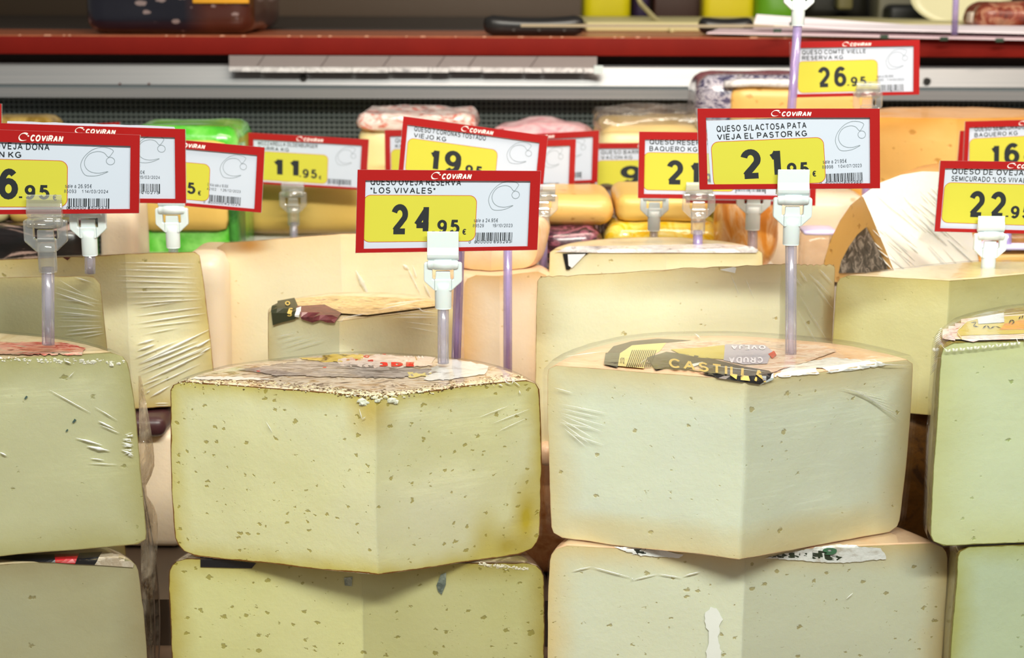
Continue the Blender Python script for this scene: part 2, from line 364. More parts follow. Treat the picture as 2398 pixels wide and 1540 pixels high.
# ------------------------------------------------------------------ cheese wedge
class Body:
    pass
def disp(p, amp, fr=25):
    return noise.noise_vector(p*fr)*amp + noise.noise_vector(p*fr*4.3)*amp*.3
def wedge(name, label, group, V, DV, Lp, Rp, back, zt, zb, paste, rindm, rt=.012, rb=.010, bulge=.02, taper=0., tiltx=0., tilty=0.,
          amp=.0006, wrap=None, wrapoff=.0010, serr=0., cat='cheese', dome=0., ns=30, nz=20, twist=0.):
    """a sector cut from a wheel: a lathe surface (rind) closed by two flat cut faces that meet at the vertical edge V"""
    B = Body(); vx = P(V[0], V[1], DV).x
    apex = Vector((vx, DV, 0))
    def rim(pp):
        q = P(pp[0], pp[1], pp[2]); return Vector((q.x-vx, pp[2]-DV))
    l = rim(Lp); r = rim(Rp)
    aL = math.atan2(l.y, l.x); aR = math.atan2(r.y, r.x)
    if aL < -pi/2: aL += 2*pi
    rL, rR = l.length, r.length; rB = back - DV
    k = rB - (rL+rR)/2
    na = 48
    def rad(t): return rL*(1-t) + rR*t + k*4*t*(1-t)*1.0
    hh = (zt-zb)/2; zm = (zt+zb)/2
    def rho(zn):  # zn -1..1 -> inset from outer radius
        z = zn*hh; ins = bulge*.05*zn*zn
        if z > hh-rt: u = (z-(hh-rt))/rt; ins += rt*(1-math.sqrt(max(0, 1-u*u)))
        if z < -(hh-rb): u = (-(hh-rb)-z)/rb; ins += rb*(1-math.sqrt(max(0, 1-u*u)))
        return ins
    zs = []
    for i in range(nz+1):
        u = -cos(pi*i/nz)
        zs.append(u*.55 + (i/nz*2-1)*.45)
    def pos(ang, rr, s, zn, off=0.):
        R = (rr - rho(zn))*(1 + taper*zn) + off
        x = vx + cos(ang)*s*R; y = DV + sin(ang)*s*R
        z = zm + zn*hh + (off if zn > .999 else (-min(off, .0002) if zn < -.999 else 0)) + dome*(1-s*s)*(1 if zn > .99 else 0)
        z += tiltx*(x-vx) + tilty*(y-DV)
        x += twist*zn
        p = Vector((x, y, z)); p += disp(p, amp)
        return p
    def face(ang, rr, off=0.):
        vs = []; at = []; n = ns
        for zn in zs:
            for i in range(n+1):
                s = i/n; s = 1-(1-s)**1.5
                p = pos(ang, rr, s, zn, off)
                vs.append(p); R = rr-rho(zn)
                at.append(min((1-s)*R if True else 9, (1-abs(zn))*hh))
        fs = [(j*(n+1)+i, j*(n+1)+i+1, (j+1)*(n+1)+i+1, (j+1)*(n+1)+i) for j in range(nz) for i in range(n)]
        return vs, fs, at
    def lathe(off=0.):
        vs = []; fs = []
        prof = [(s, -1.) for s in (0, .3, .6, .85)] + [(1., z) for z in zs] + [(s, 1.) for s in (.93, .85, .72, .6, .45, .3, .15, 0)]
        m = len(prof)
        for j in range(na+1):
            t = j/na; a = aL + (aR-aL)*t; rr = rad(t)
            for s, zn in prof: vs.append(pos(a, rr, s, zn, off))
        for j in range(na):
            for i in range(m-1): fs.append((j*m+i, (j+1)*m+i, (j+1)*m+i+1, j*m+i+1))
        return vs, fs
    base = Vector((vx, DV+rB*.4, zb))
    B.t = thing(name, label, cat, base, group)
    lv, lf = lathe(); B.rind = mesh_obj('rind', lv, lf, rindm, B.t, True)
    allv = list(lv); allf = list(lf)
    B.faces = []
    for ang, rr in ((aL, rL), (aR, rR)):
        v, f, a = face(ang, rr)
        if serr:
            for i, p in enumerate(v):
                if a[i] < .0035: p.z += (.25+abs(sin(p.x*650)))*serr*(1 if p.z > zm else 0)
        B.faces.append(mesh_obj('cut_face', v, f, paste, B.t, True, attr=a))
        b = len(allv); allv += v; allf += [tuple(q+b for q in x) for x in f]
    B.bvh = BVHTree.FromPolygons(allv, allf)
    B.zt = zt; B.zb = zb; B.apex = apex
    if wrap:
        wv, wf = lathe(wrapoff)
        out = Vector((0, -1, 0))
        for ang, rr in ((aL, rL), (aR, rR)):
            v, f, a = face(ang, rr, wrapoff)
            nrm = Vector((sin(ang), -cos(ang), 0)) if ang > pi/2*1.0 else Vector((sin(ang), -cos(ang), 0))
            if ang == aL: nrm = Vector((-sin(ang), cos(ang), 0))
            if nrm.y > 0: nrm = -nrm
            v = [p + nrm*(wrapoff + .0003*noise.noise(p*60)) for p in v]
            b = len(wv); wv += v; wf += [tuple(q+b for q in x) for x in f]
        B.wrap = mesh_obj('plastic_wrap', wv, wf, wrap, B.t, True)
    return B
def hit(B, px, py):
    d = ray(px, py); r = B.bvh.ray_cast(CL, d)
    if r[0] is None: return None
    n = r[1]
    if n.dot(d) > 0: n = -n
    return r[0], n
def decal(B, name, pts, mat, lift=.0016, grid=14, parent=None, jag=0.):
    if jag:
        q = []; rnd = random.Random(len(pts)*7+int(pts[0][0])); n = len(pts)
        for i in range(n):
            (xa, ya), (xb, yb) = pts[i], pts[(i+1) % n]; k = max(1, int(math.hypot(xb-xa, yb-ya)/7))
            for j in range(k): q.append((xa+(xb-xa)*j/k + rnd.uniform(-1, 1)*jag*1.6, ya+(yb-ya)*j/k + rnd.uniform(-1, 1)*jag*.55))
        pts = q
    """thin printed sheet lying on the cheese, following its surface"""
    bm = bmesh.new(); vs = [bm.verts.new((x, y, 0)) for x, y in pts]
    bm.faces.new(vs); x0 = min(p[0] for p in pts); x1 = max(p[0] for p in pts); y0 = min(p[1] for p in pts); y1 = max(p[1] for p in pts)
    n = int((x1-x0)/grid)
    for i in range(1, n+1):
        bmesh.ops.bisect_plane(bm, geom=bm.verts[:]+bm.edges[:]+bm.faces[:], plane_co=(x0+i*grid, 0, 0), plane_no=(1, 0, 0))
    gy = grid*.45
    for i in range(1, int((y1-y0)/gy)+1):
        bmesh.ops.bisect_plane(bm, geom=bm.verts[:]+bm.edges[:]+bm.faces[:], plane_co=(0, y0+i*gy, 0), plane_no=(0, 1, 0))
    bmesh.ops.triangulate(bm, faces=bm.faces[:])
    bm.verts.index_update(); V = []; bad = set()
    for v in bm.verts:
        h = hit(B, v.co.x, v.co.y)
        if h is None: bad.add(v.index); V.append(Vector((0, 0, 0)))
        else: V.append(h[0] + (h[1]*.7 + Vector((0, -.3, .3)))*lift)
    Fs = [tuple(v.index for v in f.verts) for f in bm.faces if not any(v.index in bad for v in f.verts)]
    bm.free()
    Fs = [f for f in Fs if max((V[f[0]]-V[f[1]]).length, (V[f[1]]-V[f[2]]).length) < .03]
    used = sorted({i for f in Fs for i in f}); mp = {u: i for i, u in enumerate(used)}
    return mesh_obj(name, [V[u] for u in used], [tuple(mp[i] for i in f) for f in Fs], mat, parent or B.t)
def decal_text(B, name, s, x0, y0, x1, y1, mat, wt=.18, lift=.0021, shear=0, parent=None, slope=0, curve=0, flip=False):
    V, Fc, Z = text_geo(s, x0, y0, x1, y1, wt, shear, flip=flip); vs = []
    for (x, y), z in zip(V, Z):
        u = (x-x0)/(x1-x0); y += slope*u*(x1-x0) + curve*4*u*(1-u)
        h = hit(B, x, y)
        vs.append(h[0]+(h[1]*.7+Vector((0, -.3, .3)))*(lift+z*2e-6) if h else None)
    Fc = [f for f in Fc if all(vs[i] is not None for i in f)]
    vs = [v if v is not None else Vector((0, 0, 0)) for v in vs]
    return mesh_obj(name, vs, Fc, mat, parent or B.t)
def creases(B, name, lines, mat=None, w=.00035, lift=.0013, seg=14, parent=None):
    """ridges where the tight film folds; lines in picture coordinates traced onto the real surface"""
    mb = MB()
    for ln in lines:
        x0, y0, x1, y1 = ln[:4]; ww = (ln[4] if len(ln) > 4 else 1)*w; bow = ln[5] if len(ln) > 5 else 0
        pts = []
        for i in range(seg+1):
            t = i/seg; x = x0+(x1-x0)*t; y = y0+(y1-y0)*t + bow*4*t*(1-t)
            h = hit(B, x, y)
            if h: pts.append(h[0]+h[1]*lift)
        if len(pts) > 2 and all((pts[i]-pts[i+1]).length < .04 for i in range(len(pts)-1)):
            mb.tube(pts, [.55*ww*max(.08, sin(pi*(.04+.92*i/(len(pts)-1)))**1.3)*(1+.5*noise.noise(pts[i]*400)) for i in range(len(pts))], 5)
    if not mb.v: return
    o = mb.build(name, mat or CREASE, parent or B.t, True); o['kind'] = 'stuff'; return o
def crumbs(B, path, n, sz, mat, seed=1, down=6, name='rind_crumbs'):
    rnd = random.Random(seed); mb = MB()
    for i in range(n):
        t = rnd.random()*(len(path)-1); k = int(t); u = t-k
        x = path[k][0]*(1-u)+path[k+1][0]*u; y = path[k][1]*(1-u)+path[k+1][1]*u + rnd.gauss(0, 1)*down
        h = hit(B, x, y)
        if not h: continue
        r = sz*rnd.uniform(.35, 1.0)*(2.0 if rnd.random() < .03 else 1)
        bm = bmesh.new(); bmesh.ops.create_icosphere(bm, subdivisions=1, radius=r)
        sc = Vector((rnd.uniform(.8, 1.8), rnd.uniform(.4, .8), rnd.uniform(.5, 1.0)))
        vs = [Vector((v.co.x*sc.x, v.co.y*sc.y, v.co.z*sc.z))*(1+rnd.uniform(-.25, .25)) + h[0] for v in bm.verts]
        bm.verts.index_update(); mb.add(vs, [tuple(v.index for v in f.verts) for f in bm.faces]); bm.free()
    o = mb.build(name, mat, B.t); o['kind'] = 'stuff'; return o

# ================================================================== STRUCTURE
zf = 0.0
steel = plain('#8d8f8c', .35, .5, .8, 'steel')
# display deck: stepped platforms inside the case
mb = MB().box((-.9, .60, -.05), (.9, .955, 0.0)); struct(mb.build('floor', plain('#6e5a48', .5), None))
mb = MB().box((-.9, .9551, -.05), (.9, 1.76, 0.030)); struct(mb.build('floor', plain('#4a3c30', .5), None))
# rear grille: dark plate behind a lattice of thin grey bars
gr = thing('air_grille', 'dark grey perforated metal grille behind the cheeses under the aluminium rail', 'grille', (0, 1.715, .03))
GD = 1.70
zg0, zg1 = .03, vz(GD, 226)
MB().box((-.9, GD+.012, zg0), (.9, GD+.016, zg1)).build('back_plate', plain('#101412', .6), gr)
mb = MB(); x = -.72
while x < .72:
    mb.box((x, GD, .12), (x+.0024, GD+.003, zg1)); x += .0052
o = mb.build('upright_wires', plain('#666c68', .4, .5, .3), gr); o['kind'] = 'stuff'
mb = MB(); z = .12
while z < zg1:
    mb.box((-.72, GD-.002, z), (.72, GD+.0, z+.0022)); z += .0050
o = mb.build('cross_wires', plain('#666c68', .4, .5, .3), gr); o['kind'] = 'stuff'
# aluminium rail
alu = M('brushed_aluminium'); n = alu.noise(1, 3, alu.coords((3, 200, 400))); alu.set(Base_Color=alu.mix(n.outputs[0], '#87898b', '#a29e9e'), Roughness=.38, Metallic=.35, Normal=alu.bump(n.outputs[0], .1, .0005)); alu = alu.m
RD = 1.68
rl = thing('aluminium_rail', 'pale aluminium rail with a groove running under the red counter edge', 'rail', (0, RD, vz(RD, 228)))
z228, z206, z203, z152 = vz(RD, 230), vz(RD, 208), vz(RD, 203), vz(RD, 153)
MB().box((-.9, RD-.012, z228), (.9, 1.76, z206)).build('lower_lip', alu, rl)
MB().prism([(RD-.001, z206), (RD+.001, z203), (RD-.002, z203+.001), (RD+.004, z152-.002), (RD+.008, z152), (1.76, z152), (1.76, z206)], 'x', -.9, .9).build('upper_band', alu, rl)
MB().box((-.9, RD-.0015, z206), (.9, RD+.001, z203)).build('groove', plain('#5f686c', .5), rl)
for px, py in ((711, 181), (2170, 190), (-600, 178)):
    c = P(px, py, RD); mb = MB()
    mb.tube([(c.x, RD-.0032, c.z), (c.x, RD+.004, c.z)], .0036, 16)
    b = mb.build('bolt', plain('#3c3a38', .4, .5, .6), rl)
    MB().tube([(c.x, RD-.0036, c.z), (c.x, RD-.0030, c.z)], .0018, 8).build('hex_socket', plain('#141312', .6), b)
for px, py in ((350, 196), (282, 196)):
    c = P(px, py, RD); MB().tube([(c.x, RD-.003, c.z), (c.x, RD-.001, c.z)], .0011, 8).build('rust_speck', plain('#5a3028', .7), rl)
# dark void and recess under the counter
MB_ = MB().box((-.9, RD+.035, z152), (.9, 1.76, vz(RD, 126))); struct(MB_.build('trim_1', plain('#4b372e', .6)))
# red counter
red = M('red_laminate'); n = red.noise(30, 4)
red.set(Base_Color=red.mix(n.outputs[0], '#6e0e05', '#821608'), Roughness=.7, Specular_IOR_Level=.2, Normal=red.bump(red.noise(300, 3).outputs[0], .15, .0006)); red = red.m
ct = thing('red_counter', 'dark red service counter top with a worn front edge above the rail', 'counter', (0, 1.9, vz(1.672, 130)))
zt = vz(1.672, 86)
c1 = rbox('counter_slab', (-1.2, 1.672, vz(1.672, 131)), (1.2, 1.87, zt-.0012), .0012, red, ct, 2)
sal = M('worn_top_lamp_sheen'); n = sal.noise(60, 5, None, .7, 1.); sal.set(Base_Color=sal.mix(n.outputs[0], '#8c3a24', '#c9764c'), Roughness=.4, Coat_Weight=.3, Coat_Roughness=.2); sal = sal.m  # worn top; warm lamp reflection painted in as lighter salmon
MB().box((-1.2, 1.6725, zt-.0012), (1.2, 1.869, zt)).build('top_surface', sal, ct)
mb = MB(); rnd = random.Random(4)
for i in range(46):
    px = rnd.uniform(0, 2398); q = P(px, 86, 1.672); w = rnd.uniform(.001, .006)
    mb.add([(q.x, 1.6715, zt-.0009), (q.x+w, 1.6715, zt-.0007), (q.x+w*.8, 1.6728, zt+.0004), (q.x+w*.2, 1.6728, zt+.0004)], [(0, 1, 2, 3)])
o = mb.build('edge_chips', plain('#e0a080', .5), ct); o['kind'] = 'stuff'
COUNTER_Z = zt
bc_ = thing('back_worktop', 'dark worktop behind the red counter carrying containers and the slicing machine', 'worktop', (0, 2.2, -.6))
MB().box((-1.4, 1.96, zt-.014), (1.4, 2.62, zt-.0002)).build('top', plain('#2b2018', .45), bc_)
MB().box((-1.38, 1.98, -.6), (1.38, 2.60, zt-.0142)).build('carcass', plain('#1d1612', .6), bc_)
# back of shop
struct(MB().box((-2.6, 3.6, -.6), (2.6, 3.65, 2.2)).build('wall_back', plain('#57402c', .6, name='dark_brown_wall')))
struct(MB().box((-2.6, -1.6, -.66), (2.6, 3.6, -.6)).build('floor', plain('#8a857c', .6)))
pn = thing('steel_back_panel', 'dark brown panelled back cabinet behind the counter on its left half', 'cabinet', (-.35, 2.72, -.6))
x0 = P(-200, 30, 2.7).x; xa = P(590, 30, 2.7).x; xb = P(622, 30, 2.7).x; x1 = P(1366, 30, 2.7).x
MB().box((x0-.5, 2.70, -.6), (xa, 2.74, .62)).build('door_panel', plain('#40301f', .35, .5, .1), pn)
MB().box((xa, 2.715, -.6), (xb, 2.74, .62)).build('dark_gap', plain('#0b0706', .7), pn)
MB().box((xb, 2.70, -.6), (x1, 2.74, .62)).build('door_panel', plain('#5c4632', .35, .5, .1), pn)
MB().box((x0-.5, 2.74, -.6), (x1, 3.1, .62)).build('carcass', plain('#2a2019', .6), pn)

# ================================================================== MATERIALS FOR CHEESES
m_f2 = cheese('paste_ivory_speckled', '#e3e0b0', '#cfc06a', '#e8e7cc', rind='#7a4a14', pit='#a3922e', pitscale=175, keep=.85, pitr=.20, rimw=.012, rimline=.0008, stains=((1232, 1215, .885, .009, .026, '#bfa92a', 1.0), (1190, 1280, .88, .014, .014, '#b8a234', .9), (1135, 1260, .875, .010, .020, '#cdbc50', .8), (868, 965, .85, .014, .018, '#cdb04a', .8), (1000, 1200, .86, .05, .03, '#eae8d2', .6)))
m_f2b = cheese('paste_yellow_speckled', '#d8d69a', '#b7a64c', '#dedcb0', rind='#5d3a12', pit='#94882c', pitscale=150, keep=.8, pitr=.22, rimline=.0008)
m_f3 = cheese('paste_white_smooth', '#e0e6cf', '#dfcf9c', '#e2e8dc', rind='#d9b888', pit='#b3a35a', pitscale=100, keep=.6, pitr=.15, rimline=.0005, rimw=.022, stains=((1900, 1240, .87, .06, .012, '#dccf9e', .7), (1450, 1235, .87, .05, .008, '#dccf9e', .6)))
m_f3b = cheese('paste_white_waxy', '#d8dcc2', '#dcc68e', '#d6dccb', rind='#cfae7a', pit='#a2934e', pitscale=140, keep=.7, pitr=.18, rimline=.0004, rimw=.018)
m_f1 = cheese('paste_green_ivory', '#d9d8ae', '#c4be84', '#dedcba', rind='#a8965c', pit='#9a934a', pitscale=70, keep=.35, pitr=.12, rimline=.0006, rimw=.02)
m_f1b = cheese('paste_grey_ivory', '#c4bf98', '#b3a880', '#bcc0a6', rind='#a8956a', pit='#8c7c3c', pitscale=75, keep=.5, pitr=.16, rimline=.0005, rimw=.02)
m_f4 = cheese('paste_greenish', '#ced8b4', '#c6ca92', '#ccd8be', rind='#7d7a3a', pit='#8fa04c', pitscale=70, keep=.35, pitr=.11, rimline=.0006, rimw=.03)
m_f4b = cheese('paste_grey_green', '#b9c7a8', '#a9ac68', '#b4c4ad', rind='#6d6a2a', pit='#7f8c50', pitscale=70, keep=.3, pitr=.11, rimline=.0006)
m_s3 = cheese('paste_peach_pale', '#f4e8c6', '#f2d2a4', '#f3e9ca', rind='#dfa868', pit='#cfae5a', pitscale=60, keep=.3, pitr=.12, rimline=.0004, rimw=.03, stains=((580, 576, 1.12, .014, .007, '#e8a650', .9),))
m_s6 = cheese('paste_cream', '#ece8c6', '#e2cf9a', '#eeeacc', rind='#a8824c', pit='#b39a38', pitscale=85, keep=.45, pitr=.13, rimline=.0005, rimw=.018)
m_s7 = cheese('paste_khaki', '#dad5a0', '#cbbd78', '#dcdaac', rind='#b09a5c', pit='#8f8632', pitscale=75, keep=.45, pitr=.14, rimline=.0005, rimw=.02)
m_s2 = cheese('paste_warm_ivory', '#f2ecc8', '#d8c27c', '#f3eed0', rind='#a8743c', pit='#a4983c', pitscale=85, keep=.4, pitr=.14, rimline=.0006, rimw=.022)
m_s5 = cheese('paste_pinkish', '#ead6bc', '#dfb47c', '#ecdcc6', rind='#d8a468', pit='#b59a62', pitscale=50, keep=.3, pitr=.12, rimline=.0003, rimw=.02)
m_comte = cheese('paste_orange_holed', '#eab868', '#e6a044', '#eec47c', rind='#d8942c', pit='#c08634', pitscale=95, keep=.8, pitr=.22, rimline=0, rimw=.02, sss=.1)
m_mozz = cheese('paste_yellow_plain', '#e4bc62', '#dca648', '#e8c878', rind='#d8a848', pit='#e0c060', pitscale=50, keep=.1, pitr=.1, rimline=0, rimw=.02, sss=.1)
r_peach = mottle('rind_peach', [(.3, '#e6b184'), (.5, '#eac6a4'), (.7, '#e4b78e')], 30)
r_ivory = mottle('rind_ivory', [(.3, '#c9b184'), (.5, '#dccba6'), (.7, '#cfb890')], 40)
r_brown = mottle('rind_brown', [(.3, '#6b3a14'), (.5, '#8d5a28'), (.7, '#b4843c')], 60)
r_olive = mottle('rind_olive', [(.3, '#6a5c22'), (.5, '#8b7a34'), (.7, '#5c4b1a')], 60)
r_orange = mottle('rind_orange', [(.3, '#e09a48'), (.5, '#ecae62'), (.7, '#e6a050')], 30)
r_print = mottle('printed_rind', [(.28, '#43362c'), (.37, '#8a7868'), (.44, '#d9c8ae'), (.50, '#e8dccb'), (.56, '#c7a878'), (.62, '#7b6454'), (.68, '#dccaa8'), (.78, '#4d3c2e')], 34, (1.0, 2.2, 1), detail=9, dist=2.6)
r_dark = mottle('rind_dark', [(.3, '#2c211c'), (.5, '#6b5a4c'), (.6, '#c9b79c'), (.7, '#3c3028')], 50)

# ================================================================== FRONT ROW
GROUP_F = 'cheese wedges in the front row stacks'
zF2 = vz(.85, 925, 880); zF2b = vz(.85, 1347, 880)
F2 = wedge('cheese_wedge', 'ivory cheese wedge full of small holes, brown mottled rind, under the 24.95 sign', GROUP_F,
    (880, 1100), .85, (399, 1060, .8825), (1268, 1060, .89), .962, zF2, zF2b+.0004, m_f2, r_print, rt=.008, rb=.012, bulge=.02, amp=.0009, tilty=-.01, wrap=FILM_SOFT)
F2b = wedge('cheese_wedge', 'yellowish holed cheese block under the 24.95 wedge, with a dark printed top corner', GROUP_F,
    (850, 1440), .872, (398, 1440, .879), (1276, 1440, .874), .965, zF2b-.0008, 0.0, m_f2b, r_dark, rt=.010, rb=.010, amp=.0007, wrap=FILM_SOFT)
zF3 = vz(.85, 890, 1735); zF3b = vz(.85, 1310, 1735)
F3 = wedge('cheese_wedge', 'smooth white cheese wedge with a torn black and gold label, under the 21.95 sign', GROUP_F,
    (1738, 1100), .85, (1285, 1060, .886), (2124, 1060, .900), .966, zF3, zF3b+.0004, m_f3, r_peach, rt=.004, rb=.006, taper=.014, amp=.0009, tilty=.0, wrap=FILM, wrapoff=.0024)
F3b = wedge('cheese_wedge', 'white waxy cheese block with a green printed rind, under the 21.95 wedge', GROUP_F,
    (1740, 1440), .866, (1283, 1440, .874), (2212, 1440, .882), .965, zF3b-.0008, 0.0, m_f3b, r_peach, rt=.009, rb=.010, amp=.0007, wrap=FILM_SOFT)
zF1 = vz(.87, 842, 0); zF1b = vz(.87, 1303, 0)
F1 = wedge('cheese_wedge', 'pale green-ivory cheese in loose film at the left edge, under the 26.95 sign', GROUP_F,
    (-60, 1100), .868, (-460, 1060, .93), (326, 1060, .886), .945, zF1, zF1b+.0004, m_f1, r_ivory, rt=.009, rb=.005, taper=-.035, tiltx=.022, amp=.0009, wrap=FILM_SOFT, wrapoff=.0012)
F1b = wedge('cheese_wedge', 'dull grey-ivory cheese at the bottom left corner with a red and black band on top', GROUP_F,
    (-60, 1440), .868, (-460, 1440, .93), (338, 1440, .884), .945, zF1b-.0045, 0.0, m_f1b, r_ivory, rt=.009, rb=.008, taper=-.02, amp=.0009, wrap=FILM_SOFT)
zF4 = vz(.866, 797, 2440); zF4b = vz(.866, 1272, 2440)
F4 = wedge('cheese_wedge', 'greenish cheese with olive rind and an oval yellow label, cut off by the right edge', GROUP_F,
    (2560, 1100), .872, (2188, 1060, .858), (3000, 1060, .93), .965, zF4, zF4b+.0004, m_f4, r_olive, rt=.006, rb=.008, taper=.0, tiltx=-.0, amp=.0009, wrap=FILM, wrapoff=.0019)
F4b = wedge('cheese_wedge', 'grey-green cheese with olive rind in the bottom right corner', GROUP_F,
    (2560, 1440), .872, (2232, 1440, .862), (3000, 1440, .93), .965, zF4b-.0012, 0.0, m_f4b, r_olive, rt=.006, rb=.008, amp=.0007, wrap=FILM_SOFT)

# ================================================================== SECOND ROW
GROUP_S = 'cheeses in the second row'
def riser(x0, x1, y0, y1, ztop, zb=.03):
    o = MB().box((x0, y0, zb), (x1, y1, ztop-.0006)).build('floor', plain('#e9e2d6', .4), None, origin=((x0+x1)/2, (y0+y1)/2, zb))
    return struct(o)
m_s1 = cheese('paste_s_cream', '#e0e2ba', '#d6c68a', '#e4e6c6', rind='#b08a54', pit='#9a934a', pitscale=70, keep=.35, pitr=.12, rimline=.0005, rimw=.02)
S1 = wedge('cheese_wedge', 'cream-green cheese at the far left behind the 26.95 wedge, film pulled in rays', GROUP_S,
    (-60, 720), .985, (-460, 720, 1.02), (256, 720, .995), 1.035, vz(.985, 652, -60), .034, m_s1, r_ivory, rt=.004, rb=.008, taper=-.05, tiltx=.03, tilty=-.22, amp=.0006, wrap=FILM_SOFT)
S2 = wedge('cheese_wedge', 'tall warm ivory cheese in film with bright horizontal creases, left of the gap', GROUP_S,
    (300, 760), 1.050, (-300, 760, 1.075), (490, 760, 1.068), 1.10, vz(1.05, 594, 300), vz(1.05, 957, 380), m_s2, r_ivory, rt=.003, rb=.004, taper=-.07, tiltx=.045, tilty=-.20, amp=.0006, wrap=FILM_SOFT)
S3 = wedge('cheese_wedge', 'large pale peach cheese left of the middle, partly behind the 24.95 sign', GROUP_S,
    (800, 700), 1.115, (507, 700, 1.13), (1083, 700, 1.14), 1.20, vz(1.115, 548, 800), .10, m_s3, r_peach, rt=.006, rb=.008, taper=-.0, tiltx=.06, tilty=-.24, amp=.0008, wrap=FILM_SOFT)
S4 = wedge('cheese_wedge', 'small cream wedge with a dark torn label lying before the peach cheese', GROUP_S,
    (795, 800), .985, (628, 800, 1.02), (1066, 800, 1.035), 1.085, vz(.985, 752, 795), .13, m_s6, r_ivory, rt=.003, rb=.004, amp=.0006)
S5 = wedge('cheese_wedge', 'pinkish cheese block with rounded rim right of the small wedge', GROUP_S,
    (1170, 750), 1.10, (1086, 750, 1.105), (1285, 750, 1.12), 1.17, vz(1.10, 645, 1170), .095, m_s5, r_peach, rt=.008, rb=.010, amp=.0008)
S5u = wedge('cheese_wedge', 'peach cheese piece sitting on the pinkish block beneath the 24.95 sign', GROUP_S,
    (1150, 600), 1.115, (1070, 600, 1.12), (1262, 600, 1.13), 1.19, vz(1.115, 520, 1150), vz(1.115, 634, 1150), m_s5, r_peach, rt=.01, rb=.010, taper=.08, amp=.001)
S6 = wedge('cheese_wedge', 'wide cream cheese with a serrated top edge behind the 21.95 wedge', GROUP_S,
    (1825, 760), .992, (1254, 760, .985), (1952, 760, 1.035), 1.07, vz(.992, 622, 1825), vz(.985, 1032, 1270), m_s6, r_peach, rt=.002, rb=.004, tiltx=.055, tilty=-.22, amp=.0007, serr=.0010, wrap=FILM)
S7 = wedge('cheese_wedge', 'khaki cheese under crumpled film right of the 21.95 stem', GROUP_S,
    (2216, 760), .985, (1952, 760, 1.015), (2640, 760, 1.04), 1.05, vz(.985, 657, 2216), .14, m_s7, r_ivory, rt=.007, rb=.006, tiltx=.02, tilty=-.02, amp=.0007, wrap=FILM_SOFT)
S8 = wedge('cheese_wedge', 'foil-topped cream cheese behind the wide serrated one', GROUP_S,
    (1560, 640), 1.115, (1284, 640, 1.13), (1788, 640, 1.13), 1.19, vz(1.115, 592, 1560), .13, m_s6, r_ivory, rt=.003, rb=.004, amp=.0007, tiltx=.0)
riser(P(1250, 700, 1.1).x, P(1800, 700, 1.1).x, 1.118, 1.18, .13)
riser(P(520, 700, 1.1).x, P(1075, 700, 1.1).x, 1.12, 1.19, .10)
riser(P(640, 800, 1.0).x, P(1060, 800, 1.0).x, 1.01, 1.07, .13)
riser(P(1100, 800, 1.1).x, P(1275, 800, 1.1).x, 1.12, 1.17, .095)
riser(P(1960, 800, 1.0).x, P(2600, 800, 1.0).x, 1.02, 1.07, .14)
# cheeses glimpsed through the gaps of the front row
c = P(378, 1200, 1.0)
ga = rbox('cheese_block', (c.x-.10, 1.045, .031), (P(420, 1200, 1.04).x, 1.10, vz(1.045, 1015)), .006, m_s5, None, origin=(c.x-.04, 1.07, .031)); tag(ga, 'beige cheese seen low in the gap left of the 24.95 wedge', 'cheese', 'cheeses under the second row')
c0, c1 = P(340, 985, 1.045), P(392, 985, 1.045)
tb = rbox('purple_tray', (c0.x-.10, 1.036, vz(1.045, 1021)), (c1.x, 1.11, vz(1.045, 958)-.0045), .006, plain('#44262a', .35), None, origin=(c0.x, 1.07, vz(1.045, 1021))); tag(tb, 'dark purple-brown tray edge in the gap under the ivory film-wrapped cheese', 'tray')
c0, c1 = P(1190, 1100, .992), P(1400, 1100, .992)
gb = rbox('cheese_block', (c0.x, .992, .031), (c1.x, 1.06, S6.zb-.008), .012, mottle('gap_orange', [(.35, '#c98654'), (.5, '#d8a06e'), (.65, '#b5743c')], 30), None, origin=(c0.x, 1.02, .031)); tag(gb, 'orange-brown rind cheese seen in the gap between the two central wedges', 'cheese', 'cheeses under the second row')
c0, c1 = P(1258, 1070, .985), P(1300, 1070, .985)
gc = rbox('cheese_rind_piece', (c0.x, .972, vz(.975, 1092)), (c1.x, .9915, vz(.975, 1042)), .006, r_peach, None, origin=(c0.x, .98, vz(.975, 1092))); tag(gc, 'pale peach rind end sticking out in the central gap', 'cheese')
c0, c1 = P(2040, 1200, 1.0), P(2300, 1200, 1.0)
gd = rbox('cheese_block', (c0.x, 1.0, .031), (c1.x, 1.07, .139), .012, mottle('gap_brown', [(.35, '#4f300c'), (.5, '#6a4312'), (.65, '#3c220a')], 30), None, origin=(c0.x, 1.03, .031)); tag(gd, 'dark brown rind cheese seen in the gap left of the greenish cheese', 'cheese', 'cheeses under the second row')

# ================================================================== PRICE SIGNS
sg_red = M('sign_red'); sg_red.set(Base_Color='#a81010', Roughness=.38, Specular_IOR_Level=.5); n = sg_red.noise(500, 2); sg_red.set(Normal=sg_red.bump(n.outputs[0], .08, .0003)); sg_red = sg_red.m
sg_white = plain('#cdd5e4', .5, name='sign_paper'); sg_yel = plain('#d0ca40', .5, name='sign_yellow'); sg_ink = plain('#1d2227', .6); sg_grey = plain('#8c979f', .6)
sg_logo = plain('#fbe9e4', .5); sg_line = plain('#c4452c', .5); sg_thin = plain('#3c4650', .6)
CRES = [(1188,640),(1215,605),(1218,590),(1195,575),(1140,568),(1080,590),(1030,640),(1008,690),(1010,730),(1035,775),(1080,783),(1130,775),(1180,752),(1178,748),(1130,760),(1080,755),(1045,730),(1030,690),(1040,650),(1070,615),(1120,600),(1160,610)]
CRES = [(x/3.08+820-836, y/3.08+240-397) for x, y in CRES]
